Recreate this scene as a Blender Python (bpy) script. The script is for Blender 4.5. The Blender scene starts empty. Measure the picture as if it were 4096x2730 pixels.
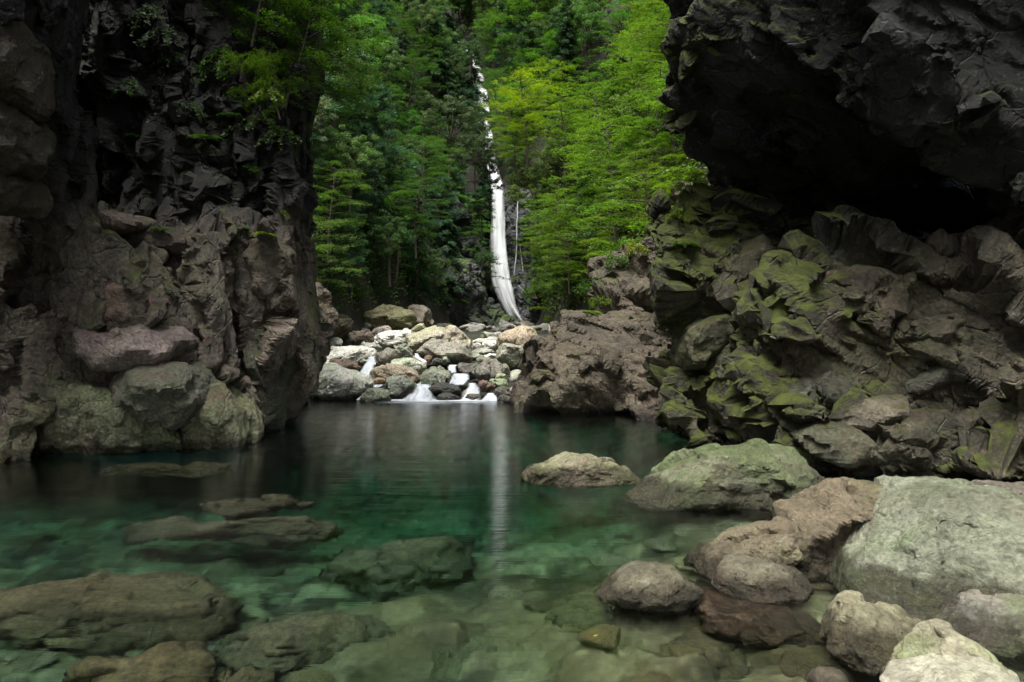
import bpy, bmesh, math, random
import numpy as np
from mathutils import Vector, Matrix
f32 = np.float32
C = bpy.context.scene.collection
# ------------------------------------------------------------------ camera model
F, CX, CY, H = 2730.7, 2048.0, 1365.0, 1.6          # photo pixels (4096 wide), 24 mm lens, eye 1.6 m over the pool
def P(px, py, D):
    return np.array([(px-CX)/F*D, D, H-(py-CY)/F*D])
# ------------------------------------------------------------------ numpy noise
def hsh(ix, iy, iz, s):
    h = ix.astype(np.uint32)*np.uint32(374761393) + iy.astype(np.uint32)*np.uint32(668265263) + iz.astype(np.uint32)*np.uint32(2147483647) + np.uint32((s*1274126177) & 0xffffffff)
    h = (h ^ (h >> np.uint32(13)))*np.uint32(1274126177)
    h = (h ^ (h >> np.uint32(15)))*np.uint32(2246822519)
    return h ^ (h >> np.uint32(16))
def gnoise(p, seed=0):
    p = p.astype(f32); i = np.floor(p); f = p-i; i = i.astype(np.int64)
    w = f*f*f*(f*(f*6-15)+10)
    out = np.zeros(len(p), f32)
    for dx in (0, 1):
        wx = w[:, 0] if dx else 1-w[:, 0]
        for dy in (0, 1):
            wy = w[:, 1] if dy else 1-w[:, 1]
            for dz in (0, 1):
                wz = w[:, 2] if dz else 1-w[:, 2]
                h = hsh(i[:, 0]+dx, i[:, 1]+dy, i[:, 2]+dz, seed)
                gx = (h & np.uint32(1023)).astype(f32)/511.5-1
                gy = ((h >> np.uint32(10)) & np.uint32(1023)).astype(f32)/511.5-1
                gz = ((h >> np.uint32(20)) & np.uint32(1023)).astype(f32)/511.5-1
                out += wx*wy*wz*(gx*(f[:, 0]-dx)+gy*(f[:, 1]-dy)+gz*(f[:, 2]-dz))
    return out*1.4
def fbm(p, oct=4, seed=0, gain=.5, lac=2.03):
    a, o, q = 1., np.zeros(len(p), f32), p
    for k in range(oct):
        o += a*gnoise(q, seed+k*17); a *= gain; q = q*lac+3.7
    return o
def ridged(p, oct=4, seed=0, gain=.5, lac=2.1):
    a, o, q = 1., np.zeros(len(p), f32), p
    for k in range(oct):
        o += a*(1-2*np.abs(gnoise(q, seed+k*31))); a *= gain; q = q*lac+1.3
    return o
def worley(p, seed=0):
    p = p.astype(f32); b = np.floor(p).astype(np.int64)
    n = len(p); f1 = np.full(n, 9, f32); f2 = np.full(n, 9, f32); cid = np.zeros(n, np.uint32)
    vec = np.zeros((n, 3), f32)
    for dx in (-1, 0, 1):
        for dy in (-1, 0, 1):
            for dz in (-1, 0, 1):
                cx, cy, cz = b[:, 0]+dx, b[:, 1]+dy, b[:, 2]+dz
                h = hsh(cx, cy, cz, seed)
                v = np.stack([cx+(h & np.uint32(1023)).astype(f32)/1023-p[:, 0], cy+((h >> np.uint32(10)) & np.uint32(1023)).astype(f32)/1023-p[:, 1],
                              cz+((h >> np.uint32(20)) & np.uint32(1023)).astype(f32)/1023-p[:, 2]], 1).astype(f32)
                d = np.sqrt((v*v).sum(1))
                m = d < f1
                f2 = np.where(m, f1, np.minimum(f2, d)); f1 = np.where(m, d, f1); cid = np.where(m, h, cid); vec[m] = v[m]
    return f1, f2, cid, vec
def rnd_id(cid, k): # three more random numbers out of a cell id
    h = (cid ^ np.uint32(k*2654435761 & 0xffffffff))*np.uint32(2246822519); h = h ^ (h >> np.uint32(15))
    h = h*np.uint32(3266489917); h = h ^ (h >> np.uint32(13))
    return (h & np.uint32(65535)).astype(f32)/32767.5-1
def sstep(a, b, x):
    t = np.clip((x-a)/(b-a), 0, 1); return t*t*(3-2*t)
# ------------------------------------------------------------------ mesh tools
def rot(axis, deg):
    return np.array(Matrix.Rotation(math.radians(deg), 3, axis))
def surface_nets(d, o, h):
    nx, ny, nz = d.shape; s = d < 0
    cnt = np.zeros((nx-1, ny-1, nz-1), np.int8)
    for a in (0, 1):
        for b in (0, 1):
            for c in (0, 1):
                cnt += s[a:nx-1+a, b:ny-1+b, c:nz-1+c]
    act = (cnt > 0) & (cnt < 8)
    I = np.argwhere(act); idx = -np.ones(act.shape, np.int64); idx[act] = np.arange(len(I))
    acc = np.zeros((len(I), 3)); num = np.zeros(len(I))
    cor = [(a, b, c) for a in (0, 1) for b in (0, 1) for c in (0, 1)]
    for A in cor:
        for B in cor:
            if sum(B)-sum(A) == 1 and sum(abs(x-y) for x, y in zip(A, B)) == 1:
                da = d[I[:, 0]+A[0], I[:, 1]+A[1], I[:, 2]+A[2]]; db = d[I[:, 0]+B[0], I[:, 1]+B[1], I[:, 2]+B[2]]
                m = (da < 0) != (db < 0)
                t = np.where(m, da/np.where(m, da-db, 1), 0)
                pt = np.array(A)+t[:, None]*(np.array(B)-np.array(A))
                acc += pt*m[:, None]; num += m
    V = np.array(o)+h*(I+acc/num[:, None])
    Q = []
    for ax in range(3):
        u, v = (ax+1) % 3, (ax+2) % 3
        sl = [slice(None)]*3; sl2 = [slice(None)]*3; sl[ax] = slice(0, -1); sl2[ax] = slice(1, None)
        e = np.argwhere(s[tuple(sl)] != s[tuple(sl2)])
        ok = (e[:, u] > 0) & (e[:, v] > 0) & (e[:, u] < d.shape[u]-1) & (e[:, v] < d.shape[v]-1); e = e[ok]
        flip = s[e[:, 0], e[:, 1], e[:, 2]]
        q = []
        for du, dv in ((0, 0), (1, 0), (1, 1), (0, 1)):
            c = e.copy(); c[:, u] -= 1-du; c[:, v] -= 1-dv
            q.append(idx[c[:, 0], c[:, 1], c[:, 2]])
        q = np.stack(q, 1); q[~flip] = q[~flip][:, ::-1]
        Q.append(q)
    return V, np.concatenate(Q)
def edges_of(Fc):
    k = Fc.shape[1]
    e = np.concatenate([np.stack([Fc[:, i], Fc[:, (i+1) % k]], 1) for i in range(k)])
    es = np.sort(e, 1); key = es[:, 0]*np.int64(2**31)+es[:, 1]
    uk, inv = np.unique(key, return_inverse=True)
    return np.stack([uk//2**31, uk % 2**31], 1), inv.reshape(k, -1).T
def subdivide(V, Q):
    E, inv = edges_of(Q); n, ne = len(V), len(E)
    V2 = np.concatenate([V, V[E].mean(1), V[Q].mean(1)])
    fc = n+ne+np.arange(len(Q)); e = n+inv
    out = [np.stack([Q[:, i], e[:, i], fc, e[:, (i+3) % 4]], 1) for i in range(4)]
    return V2, np.concatenate(out)
def smooth(V, Fc, it=1, k=.5):
    E, _ = edges_of(Fc); n = len(V)
    deg = np.bincount(E.ravel(), minlength=n).astype(float)[:, None]
    for _ in range(it):
        S = np.stack([np.bincount(E[:, 0], V[E[:, 1], c], n)+np.bincount(E[:, 1], V[E[:, 0], c], n) for c in range(3)], 1)
        V = V+(S/np.maximum(deg, 1)-V)*k
    return V
def vnormals(V, Fc):
    a, b, c = V[Fc[:, 0]], V[Fc[:, 1]], V[Fc[:, 2]]
    nf = np.cross(b-a, c-a) if Fc.shape[1] == 3 else np.cross(c-a, V[Fc[:, 3]]-b)
    N = np.zeros_like(V)
    for i in range(Fc.shape[1]):
        for k in range(3): N[:, k] += np.bincount(Fc[:, i], nf[:, k], len(V))
    return N/np.maximum(np.linalg.norm(N, axis=1), 1e-9)[:, None]
def mesh(name, V, Fc, mat, sm=True, attr=None):
    me = bpy.data.meshes.new(name); V = np.ascontiguousarray(V, f32)
    Fc = np.ascontiguousarray(Fc, np.int32); k = Fc.shape[1]
    me.vertices.add(len(V)); me.vertices.foreach_set('co', V.ravel())
    me.loops.add(Fc.size); me.loops.foreach_set('vertex_index', Fc.ravel())
    me.polygons.add(len(Fc)); me.polygons.foreach_set('loop_start', np.arange(0, Fc.size, k, dtype=np.int32))
    me.polygons.foreach_set('use_smooth', np.full(len(Fc), sm))
    me.update(calc_edges=True)
    if attr:
        for an, av in attr.items():
            at = me.attributes.new(an, 'FLOAT', 'POINT'); at.data.foreach_set('value', np.ascontiguousarray(av, f32))
    me.materials.append(mat)
    return me
def put(name, me, loc=(0, 0, 0), parent=None, label=None, cat=None, group=None, kind=None, color=None, wet=None):
    o = bpy.data.objects.new(name, me); C.objects.link(o); o.location = [float(x) for x in loc]
    if parent: o.parent = parent
    if label: o['label'] = label
    if cat: o['category'] = cat
    if group: o['group'] = group
    if kind: o['kind'] = kind
    if color: o.color = color
    if wet is not None: o['wet_line'] = float(wet)
    return o
def icos(level, _c={}):
    if level not in _c:
        b = bmesh.new(); bmesh.ops.create_icosphere(b, subdivisions=level, radius=1)
        b.verts.ensure_lookup_table()
        _c[level] = (np.array([v.co[:] for v in b.verts]), np.array([[v.index for v in f.verts] for f in b.faces])); b.free()
    return _c[level]
def tube(pts, rad, n=6):
    pts = np.asarray(pts, float); m = len(pts); V = []
    t = np.gradient(pts, axis=0); t /= np.linalg.norm(t, axis=1)[:, None]+1e-9
    ref = np.array([.31, .87, .2]); a = np.cross(t, ref); a /= np.linalg.norm(a, axis=1)[:, None]+1e-9; b = np.cross(t, a)
    ang = np.arange(n)*2*math.pi/n
    for i in range(m): V.append(pts[i]+rad[i]*(np.cos(ang)[:, None]*a[i]+np.sin(ang)[:, None]*b[i]))
    V = np.concatenate(V); Q = []
    for i in range(m-1):
        for j in range(n): Q.append((i*n+j, i*n+(j+1) % n, (i+1)*n+(j+1) % n, (i+1)*n+j))
    return V, np.array(Q)
def join(parts):
    V, Q, k = [], [], 0
    for v, q in parts: V.append(v); Q.append(q+k); k += len(v)
    return np.concatenate(V), np.concatenate(Q)
def facet(V, N, L, seed, strength=.85, tilt=.3, lim=.3, crack=0., cw=.03):
    """break a surface into flat faces: the points of each cell move onto a tilted plane of their own"""
    f1, f2, cid, _ = worley(L, seed); u, inv = np.unique(cid, return_inverse=True); k = len(u); c = np.bincount(inv, minlength=k)[:, None]
    mean = lambda A: np.stack([np.bincount(inv, A[:, i], k) for i in range(3)], 1)/c
    cb, nb = mean(V), mean(N); n = nb/(np.linalg.norm(nb, axis=1)[:, None]+1e-6)+tilt*np.stack([rnd_id(u, 3), rnd_id(u, 4), rnd_id(u, 5)], 1)
    n /= np.linalg.norm(n, axis=1)[:, None]; n = n[inv]
    t = ((cb[inv]-V)*n).sum(1)/np.maximum((N*n).sum(1), .4)
    d = np.clip(t, -lim, lim)*strength
    if crack: d -= crack*np.exp(-((f2-f1)/cw)**2)*(rnd_id(cid, 9) > -.2)
    return V+N*d[:, None]
# ------------------------------------------------------------------ node helper
class NT:
    def __init__(s, name):
        s.m = bpy.data.materials.new(name); s.m.use_nodes = True; s.t = s.m.node_tree; s.t.nodes.clear()
    def n(s, typ, inp=None, **kw):
        nd = s.t.nodes.new('ShaderNode'+typ)
        for k, v in kw.items(): setattr(nd, k, v)
        for k, v in (inp or {}).items():
            if isinstance(v, bpy.types.NodeSocket): s.t.links.new(v, nd.inputs[k])
            else: nd.inputs[k].default_value = v
        return nd
    def math(s, op, a, b=0., c=0., clamp=False):
        return s.n('Math', {0: a, 1: b, 2: c}, operation=op, use_clamp=clamp).outputs[0]
    def step(s, x, a, b, lo=0., hi=1.):
        return s.n('MapRange', {0: x, 1: a, 2: b, 3: lo, 4: hi}, interpolation_type='SMOOTHSTEP').outputs[0]
    def mix(s, f, a, b, mode='MIX'):
        nd = s.n('Mix', data_type='RGBA', blend_type=mode, clamp_factor=True)
        for i, v in ((0, f), (6, a), (7, b)):
            if isinstance(v, bpy.types.NodeSocket): s.t.links.new(v, nd.inputs[i])
            else: nd.inputs[i].default_value = v if i == 0 else (tuple(v)+(1,))[:4]
        return nd.outputs[2]
    def noise(s, vec, scale, detail=6, rough=.55, dist=0.):
        return s.n('TexNoise', {'Vector': vec, 'Scale': scale, 'Detail': detail, 'Roughness': rough, 'Distortion': dist}).outputs[0]
    def out(s, surf=None, vol=None):
        o = s.n('OutputMaterial')
        if surf: s.t.links.new(surf, o.inputs[0])
        if vol: s.t.links.new(vol, o.inputs[1])
        return s.m
def rock_mat(name, c_lo, c_hi, red=None, red_amt=.5, moss=(.035, .05, .008), moss_bias=.2, moss_amt=1., lichen=.5, obj_tint=False, stretch=(1, 1, 1), rough=.62,
             wet=.12, bump=.5, green=.3, zgrad=None, spots=0., moss_scale=.7, upper_dark=None, bdist=.07, tex=1., con=.9, moss_x=None, veins=.35):
    t = NT(name); tc = t.n('TexCoord').outputs['Object']; g = t.n('NewGeometry')
    mp = t.n('Mapping', {0: tc, 3: tuple(tex*v for v in stretch)}).outputs[0]
    sep = t.n('SeparateXYZ', {0: g.outputs['Position']}); nz = t.n('SeparateXYZ', {0: g.outputs['Normal']}).outputs[2]
    oi = t.n('ObjectInfo')
    off = t.n('VectorMath', {0: mp, 1: t.n('CombineXYZ', {0: t.math('MULTIPLY', oi.outputs['Random'], 37.), 1: t.math('MULTIPLY', oi.outputs['Random'], 19.)}).outputs[0]}, operation='ADD').outputs[0]
    n1 = t.noise(off, .9, 8, .62, .6); n2 = t.noise(off, 4.5, 8, .7); n3 = t.noise(off, 22, 6, .75); n4 = t.noise(off, .55, 5, .6, 1.2)
    v = t.math('ADD', t.math('MULTIPLY', n1, .55), t.math('MULTIPLY', n2, .45))
    base = t.mix(t.step(v, .34, .66), c_lo, c_hi)
    if obj_tint:
        base = t.mix(1., base, oi.outputs['Color'], 'MULTIPLY')
    if red: base = t.mix(t.math('MULTIPLY', t.step(t.noise(off, 1.1, 6, .6, .8), .5, .68), red_amt), base, red)
    base = t.mix(t.math('MULTIPLY', t.step(n4, .46, .64), green), base, t.mix(1., base, (.62, .85, .45), 'MULTIPLY'))
    base = t.mix(con, base, t.mix(t.step(n3, .32, .68), (.35, .35, .36), (1.6, 1.6, 1.55)), 'MULTIPLY')
    st_ = t.noise(t.n('Mapping', {0: off, 3: (2.6, 2.6, .5)}).outputs[0], 2.2, 6, .7, .8)      # stains run down the face
    base = t.mix(t.math('MULTIPLY', t.step(st_, .52, .66), .6), base, t.mix(1., base, (.38, .36, .33), 'MULTIPLY'))
    if upper_dark:   # upper rock darkened in the colour: shade of the heights plus dark moss
        fl = t.step(t.math('ADD', sep.outputs[2], t.math('MULTIPLY', t.math('SUBTRACT', n4, .5), 2.2)), upper_dark[0]-.5, upper_dark[0]+.7)
        base = t.mix(fl, base, t.mix(1., base, upper_dark[1], 'MULTIPLY'))
    # pale lichen crusts and flecks
    vo = t.n('TexVoronoi', {'Vector': off, 'Scale': 9., 'Randomness': 1.}).outputs[0]
    li = t.math('MULTIPLY', t.step(t.math('ADD', n2, t.math('MULTIPLY', n3, .5)), .86, .98), lichen)
    base = t.mix(li, base, (.36, .37, .30))
    if spots: base = t.mix(t.math('MULTIPLY', t.math('MULTIPLY', t.step(vo, .22, .12), t.step(t.noise(off, .8, 3), .5, .6)), spots), base, (.10, .17, .12))
    # moss on what faces up
    mm = t.math('ADD', t.math('MULTIPLY', nz, .55), t.math('ADD', t.math('MULTIPLY', t.math('SUBTRACT', t.noise(off, moss_scale, 6, .6, .5), .5), 1.9), t.math('MULTIPLY', t.math('SUBTRACT', n3, .5), .55)))
    if moss_x: mm = t.math('ADD', mm, t.step(sep.outputs[0], moss_x[0], moss_x[1], moss_x[2], 0.))
    ma = t.math('MULTIPLY', oi.outputs['Alpha'], moss_amt) if obj_tint else moss_amt
    mask = t.math('MULTIPLY', t.step(mm, .62-moss_bias, .85-moss_bias), ma)
    mossc = t.mix(t.step(n2, .35, .65), tuple(x*.55 for x in moss), tuple(x*1.5 for x in moss))
    base = t.mix(mask, base, mossc)
    # damp band over the water, at a height that belongs to each rock
    wl = t.n('Attribute', attribute_type='OBJECT', attribute_name='wet_line').outputs['Fac'] if obj_tint else wet
    zz = t.math('SUBTRACT', t.math('ADD', sep.outputs[2], t.math('MULTIPLY', t.math('SUBTRACT', n2, .5), .16)), wl)
    wetm = t.step(zz, .05, -.03)
    base = t.mix(wetm, base, t.mix(1., base, (.30, .28, .25), 'MULTIPLY'))
    ro = t.math('SUBTRACT', t.math('ADD', rough-.12, t.math('MULTIPLY', n3, .3)), t.math('MULTIPLY', wetm, .33), clamp=True)
    ro = t.math('ADD', ro, t.math('MULTIPLY', mask, .3), clamp=True)
    hgt = t.math('ADD', t.math('ADD', t.math('MULTIPLY', n2, 1.), t.math('MULTIPLY', n3, .55)), t.math('MULTIPLY', t.noise(off, 60, 5, .75), .22))
    crk = t.n('TexVoronoi', {'Vector': t.n('VectorMath', {0: off, 1: t.n('VectorMath', {0: t.n('TexNoise', {'Vector': off, 'Scale': 1.5, 'Detail': 4.}).outputs[1], 1: (.9, .9, .9)}, operation='MULTIPLY').outputs[0]}, operation='ADD').outputs[0], 'Scale': 1.3}, feature='DISTANCE_TO_EDGE').outputs[0]
    hgt = t.math('ADD', hgt, t.math('MULTIPLY', t.step(crk, 0., .035), veins))
    hgt = t.math('ADD', hgt, t.math('MULTIPLY', t.math('MULTIPLY', mask, t.noise(off, 130, 3, .8)), .5))
    b = t.n('Bump', {'Strength': bump, 'Distance': bdist, 'Height': hgt}).outputs[0]
    ps = t.n('BsdfPrincipled', {'Base Color': base, 'Roughness': ro, 'Normal': b, 'Specular IOR Level': .5})
    return t.out(ps.outputs[0])
# ------------------------------------------------------------------ cliffs: smooth unions of rounded masses, then fractured
def gridnoise(shape, cells, rng):
    W = []; dims = [max(3, int(s/cells)+3) for s in shape]
    a = rng.standard_normal(dims).astype(f32)
    for ax, s in enumerate(shape):
        x = np.arange(s)/cells; i = x.astype(int); f = x-i; f = f*f*(3-2*f)
        m = np.zeros((s, dims[ax]), f32); m[np.arange(s), i] = 1-f; m[np.arange(s), i+1] = f
        a = np.moveaxis(np.tensordot(m, a, axes=(1, ax)), 0, ax)
    return a
def sdf_mass(lo, hi, h, prims, seed, warp=.18, k=.16, carve=()):
    rng = np.random.default_rng(seed); lo = np.array(lo, float); hi = np.array(hi, float)
    shape = tuple(((hi-lo)/h).astype(int)+1)
    X = [lo[i]+h*np.arange(shape[i]) for i in range(3)]
    wn = [gridnoise(shape, 1.1/h, rng)*warp+gridnoise(shape, .45/h, rng)*warp*.45 for _ in range(3)]
    d = np.full(shape, 3., f32)
    for carving, pr in [(0, p) for p in prims]+[(1, p) for p in carve]:
        world = pr[0] == 'w'; pr = pr[1:] if world else pr
        cx, cy, D, rx, ry, dep = pr[:6]; tilt = pr[6] if len(pr) > 6 else 0; n = pr[7] if len(pr) > 7 else 3; yaw = pr[8] if len(pr) > 8 else 0
        kk = pr[9] if len(pr) > 9 else k
        c, a, b = (np.array([cx, cy, D]), rx, ry) if world else (P(cx, cy, D), rx/F*D, ry/F*D)
        m = math.hypot(a, math.hypot(b, dep))+.5
        s = [slice(max(0, int((c[i]-m-lo[i])/h)), min(shape[i], int((c[i]+m-lo[i])/h)+2)) for i in range(3)]
        if any(q.stop <= q.start for q in s): continue
        G = np.meshgrid(*[X[i][s[i]].astype(f32)-f32(c[i]) for i in range(3)], indexing='ij')
        G = [G[i]+wn[i][tuple(s)] for i in range(3)]
        t = math.radians(tilt); y = math.radians(yaw)
        x1 = G[0]*math.cos(y)+G[1]*math.sin(y); y1 = -G[0]*math.sin(y)+G[1]*math.cos(y)
        x2 = x1*math.cos(t)+G[2]*math.sin(t); z2 = -x1*math.sin(t)+G[2]*math.cos(t)
        f = (np.abs(x2/a)**n+np.abs(z2/b)**n+np.abs(y1/dep)**n)**(1/n)+1e-5
        r = np.sqrt(x2*x2+y1*y1+z2*z2)
        pd = r*(1-1/f)
        o = d[tuple(s)]
        if carving: d[tuple(s)] = np.maximum(o, -pd)
        else:
            hh = np.clip(.5+.5*(o-pd)/kk, 0, 1); d[tuple(s)] = o*(1-hh)+pd*hh-kk*hh*(1-hh)
    d[0] = d[-1] = .5; d[:, 0] = d[:, -1] = .5; d[:, :, 0] = d[:, :, -1] = .5
    return surface_nets(d, lo, h)
def rockify(V, Q, seed, R=np.eye(3), scale=(1, 1, 1), sizes=(1.3, .5, .2), tilt=.34, crack=.07, ridge=.03, fine=.012, sub=1, ridge_f=2.2, warp=.16, strength=1.):
    V = smooth(V, Q, 2)
    for _ in range(sub): V, Q = subdivide(V, Q)
    V = smooth(V, Q, 3)
    for j, sz in enumerate(sizes):
        N = vnormals(V, Q); N = smooth(N, Q, 6-2*j); N /= np.linalg.norm(N, axis=1)[:, None]+1e-9
        L = (V@R)*np.array(scale)/sz
        L = L+warp*np.stack([fbm(L*1.3+7*i, 2, seed+i+j) for i in range(3)], 1)
        V = facet(V, N, L, seed+5+j, strength*(1, .95, .85)[j], tilt*(1, .9, .75)[j], sz*.36, crack*(1, .5, .15)[j], .035)
    V = smooth(V, Q, 1, .45); N = vnormals(V, Q); N = smooth(N, Q, 2); L = (V@R)*np.array(scale)
    d = ridge*ridged(L*ridge_f, 4, seed+50, .5)
    V = V+N*d[:, None]
    N = vnormals(V, Q)
    V = V+N*(fine*fbm(L*9, 4, seed+70, .6))[:, None]
    return V, Q
CLIFFS = []
def cliff(name, lo, hi, h, prims, seed, mat, label, cat='cliff', bend=.18, k=.16, carve=(), **kw):
    V, Q = sdf_mass(lo, hi, h, prims, seed, bend, k, carve)
    V, Q = rockify(V, Q, seed, **kw)
    o = np.array([(lo[0]+hi[0])/2, (lo[1]+hi[1])/2, 0.])
    c = put(name, mesh(name, V-o, Q, mat, sm=False), o, label=label, cat=cat); CLIFFS.append(c); return c
M_LEFT = rock_mat('left_rock', (.036, .030, .021), (.20, .165, .125), red=(.085, .042, .034), red_amt=.6, moss=(.060, .078, .010), moss_bias=.28, lichen=.28, green=.55, rough=.42, bump=1., wet=.14, upper_dark=(3.4, (.075, .08, .06)))
M_RIGHT = rock_mat('right_rock', (.028, .025, .015), (.118, .10, .064), red=(.075, .04, .03), red_amt=.35, moss=(.075, .092, .010), moss_bias=.19, moss_x=(2.6, 5.2, .55), lichen=.30, green=.5, rough=.44, bump=1., spots=.6, upper_dark=(2.9, (.085, .10, .055)))
M_BROWN = rock_mat('brown_rock', (.036, .029, .019), (.135, .105, .068), red=(.075, .048, .034), red_amt=.4, moss=(.085, .10, .010), moss_bias=.04, lichen=.3, green=.35, rough=.6, bump=.9)
M_DARK = rock_mat('dark_wet_rock', (.018, .018, .020), (.085, .085, .09), moss=(.055, .09, .014), moss_bias=.42, lichen=.25, green=.3, rough=.42, bump=.9)

left = [ # px, py, distance, rx, ry, depth, tilt, exponent
 (-20, 170, 8.6, 170, 210, 1.3, 0, 3), (10, 390, 8.6, 160, 130, 1.2, 0, 3), (-10, 560, 8.7, 130, 170, 1.2, 0, 2.6), (20, 690, 8.8, 90, 100, 1.0),
 (-60, -500, 8.6, 250, 700, 1.6, 0, 4),
 (90, 1080, 10.5, 190, 330, .9, 8, 3.2), (25, 1560, 9.7, 90, 300, .9, 0, 2.6), (150, 1420, 10.3, 80, 300, .8, 6, 3), (190, 1790, 9.9, 60, 110, .6),
 (230, 350, 15.5, 420, 900, 1.2, 0, 5), (330, 900, 14.0, 260, 350, 1.2, 0, 4),
 (435, 120, 12.2, 60, 260, 1.1, 3, 3), (420, 330, 12.7, 40, 120, .9, 0, 3),
 (760, 480, 14.6, 420, 760, 1.1, 0, 5),
 (600, 150, 13.6, 150, 420, 1.0, 4, 3), (760, 150, 13.0, 70, 400, 1.1, 4, 3), (930, 560, 12.9, 85, 330, 1.0, 5, 3), (900, 150, 13.4, 100, 330, 1.0, 4, 3),
 (1085, 560, 13.0, 90, 470, 1.0, 6, 3), (1060, 120, 13.8, 110, 330, 1.0, 4, 3), (1165, 600, 13.9, 40, 420, .9, 4, 3),
 (640, 690, 12.8, 80, 120, .8, 10, 3), (560, 560, 13.2, 80, 150, .8, 8, 3), (760, 800, 12.6, 90, 180, .8, 4, 3),
 (415, 925, 11.15, 150, 66, 1.1, -4, 3), (600, 975, 11.6, 190, 75, 1.0, -8, 3), (735, 950, 12.0, 60, 90, .8),
 (885, 1260, 12.1, 105, 330, 1.0, 4, 3.2), (1095, 1260, 12.9, 112, 330, 1.1, 2, 3.5), (1100, 1560, 13.0, 80, 170, .9, 0, 3), (700, 1210, 12.3, 130, 330, .9, 5, 3), (1040, 1080, 12.35, 32, 60, .4, 3, 4),
 (500, 1065, 11.25, 120, 92, 1.0, -6, 3), (515, 1210, 10.9, 165, 88, 1.0, -5, 3), (535, 1385, 10.65, 205, 98, 1.0, -4, 3), (290, 1200, 10.9, 52, 240, .8, 0, 3), (300, 1520, 10.8, 90, 170, .8, 0, 3),
 (500, 1690, 10.75, 290, 200, 1.1, -4, 2.6), (640, 1560, 10.4, 170, 90, .8, -10, 2.7), (890, 1700, 11.0, 100, 110, .7, -14, 2.5), (700, 1740, 10.7, 150, 90, .8), (1080, 1760, 13.2, 60, 160, .7),
 (620, 1500, 13.6, 480, 560, 1.2, 0, 5), (520, -800, 13.3, 700, 760, 2.2, 0, 5),
]
left_carve = [(590, 470, 12.2, 55, 200, 1.1, 8, 2.6), (845, 500, 12.0, 22, 330, .9, 4, 2.6), (1010, 470, 12.2, 26, 420, .9, 6, 2.6), (985, 1250, 11.9, 14, 420, .9, 1, 2.6), (275, 1330, 10.1, 14, 400, .9, 5, 2.6), (290, 380, 12.6, 135, 560, 2.0, 0, 3), (1060, 1180, 12.3, 60, 60, .35, 0, 2.5)]
cliff('gorge_cliff', (-11.5, 6.6, -1.6), (-3.6, 16.4, 13.6), .1, left, 3, M_LEFT, 'tall dark fluted cliff on the left with stacked rounded blocks at its foot', carve=left_carve, bend=.07, k=.05,
      scale=(1.1, 1.1, .3), sizes=(1.15, .5, .2), tilt=.20, crack=.09, ridge=.01, sub=2, warp=.10)
right = [
 (3190, 230, 11.0, 370, 400, 2.2, 18, 2.8), (2960, 200, 11.2, 115, 180, 1.2, 0, 2.5), (3010, 440, 11.0, 160, 170, 1.4, -10, 2.6), (3520, 40, 10.4, 700, 480, 2.4, 0, 3.5), (3140, 560, 10.7, 230, 160, 1.3, -16, 2.6),
 (3900, 330, 9.2, 520, 300, 1.8, -24, 3), (4060, 560, 8.8, 260, 160, 1.3, -20, 3), (3840, -600, 10.3, 1000, 600, 3.2, 0, 4), (4200, 0, 9.4, 300, 400, 2.0, 0, 4),
 (3640, 800, 13.2, 850, 760, 1.2, 0, 5),
 (3020, 860, 11.9, 150, 330, 1.0, 20, 2.7), (2940, 1060, 11.7, 170, 330, 1.0, 16, 2.7), (2850, 1230, 11.7, 150, 330, 1.1, 12, 2.8), (2960, 1280, 11.2, 190, 380, 1.1, 24, 2.8), (2890, 1480, 11.4, 190, 250, 1.0, 10, 2.6), (2950, 1420, 10.9, 170, 90, .7, 28, 2.6),
 (2860, 1690, 11.5, 140, 200, .8, 0, 2.6), (2960, 1790, 10.9, 230, 190, .9, 0, 3), (3030, 1130, 11.0, 90, 150, .8, 10, 2.7),
 (3400, 1150, 10.2, 330, 150, 1.1, 12, 3), (3230, 1250, 10.1, 170, 110, .9, 14, 3), (3560, 1080, 10.4, 130, 60, .7, -20, 2.6), (3850, 1290, 9.4, 240, 125, 1.0, -10, 2.8), (3640, 1310, 9.5, 190, 95, .8, 18, 3), (3700, 1160, 10.1, 220, 90, .8, -14, 3),
 (3270, 1390, 9.9, 120, 130, .8, 0, 3.4), (3420, 1440, 9.6, 130, 90, .7, 12, 3), (3500, 1370, 9.5, 110, 40, .5, 10, 3), (3290, 1560, 9.3, 165, 120, .9, 4, 2.5), (3170, 1620, 9.4, 75, 150, .7, -8, 2.5), (3440, 1650, 8.9, 165, 85, .8, 8, 2.5), (3300, 1780, 8.8, 170, 130, .9, 8, 2.6), (3420, 1840, 8.6, 130, 110, .8),
 (3640, 1510, 9.5, 300, 110, 1.0, 22, 3), (3860, 1440, 9.2, 200, 110, .9, 14, 2.8), (3560, 1420, 9.5, 200, 60, .6, 16), (3760, 1660, 9.3, 260, 110, .9, 24, 3), (3970, 1800, 8.3, 190, 90, .8, -12, 2.5), (4010, 1680, 8.5, 180, 70, .8, 10, 2.6), (4050, 1560, 8.8, 160, 70, .8, 8), (3850, 1880, 8.3, 200, 60, .7, 4, 2.6), (4060, 1910, 8.0, 200, 60, .8, -6, 2.6),
 (3640, 1750, 11.2, 720, 640, 1.5, 0, 5), (4150, 1100, 9.0, 120, 320, .9, 0, 3),
]
right_carve = [(3620, 700, 10.4, 330, 130, 1.5, -10, 2.6), (3900, 960, 9.3, 300, 130, 1.6, -14, 2.6), (3340, 870, 10.4, 260, 110, 1.3, 6, 2.6), (3100, 1530, 10.0, 26, 210, .9, 14, 2.6), (3120, 1240, 10.2, 20, 170, .9, 10, 2.6)]
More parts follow.
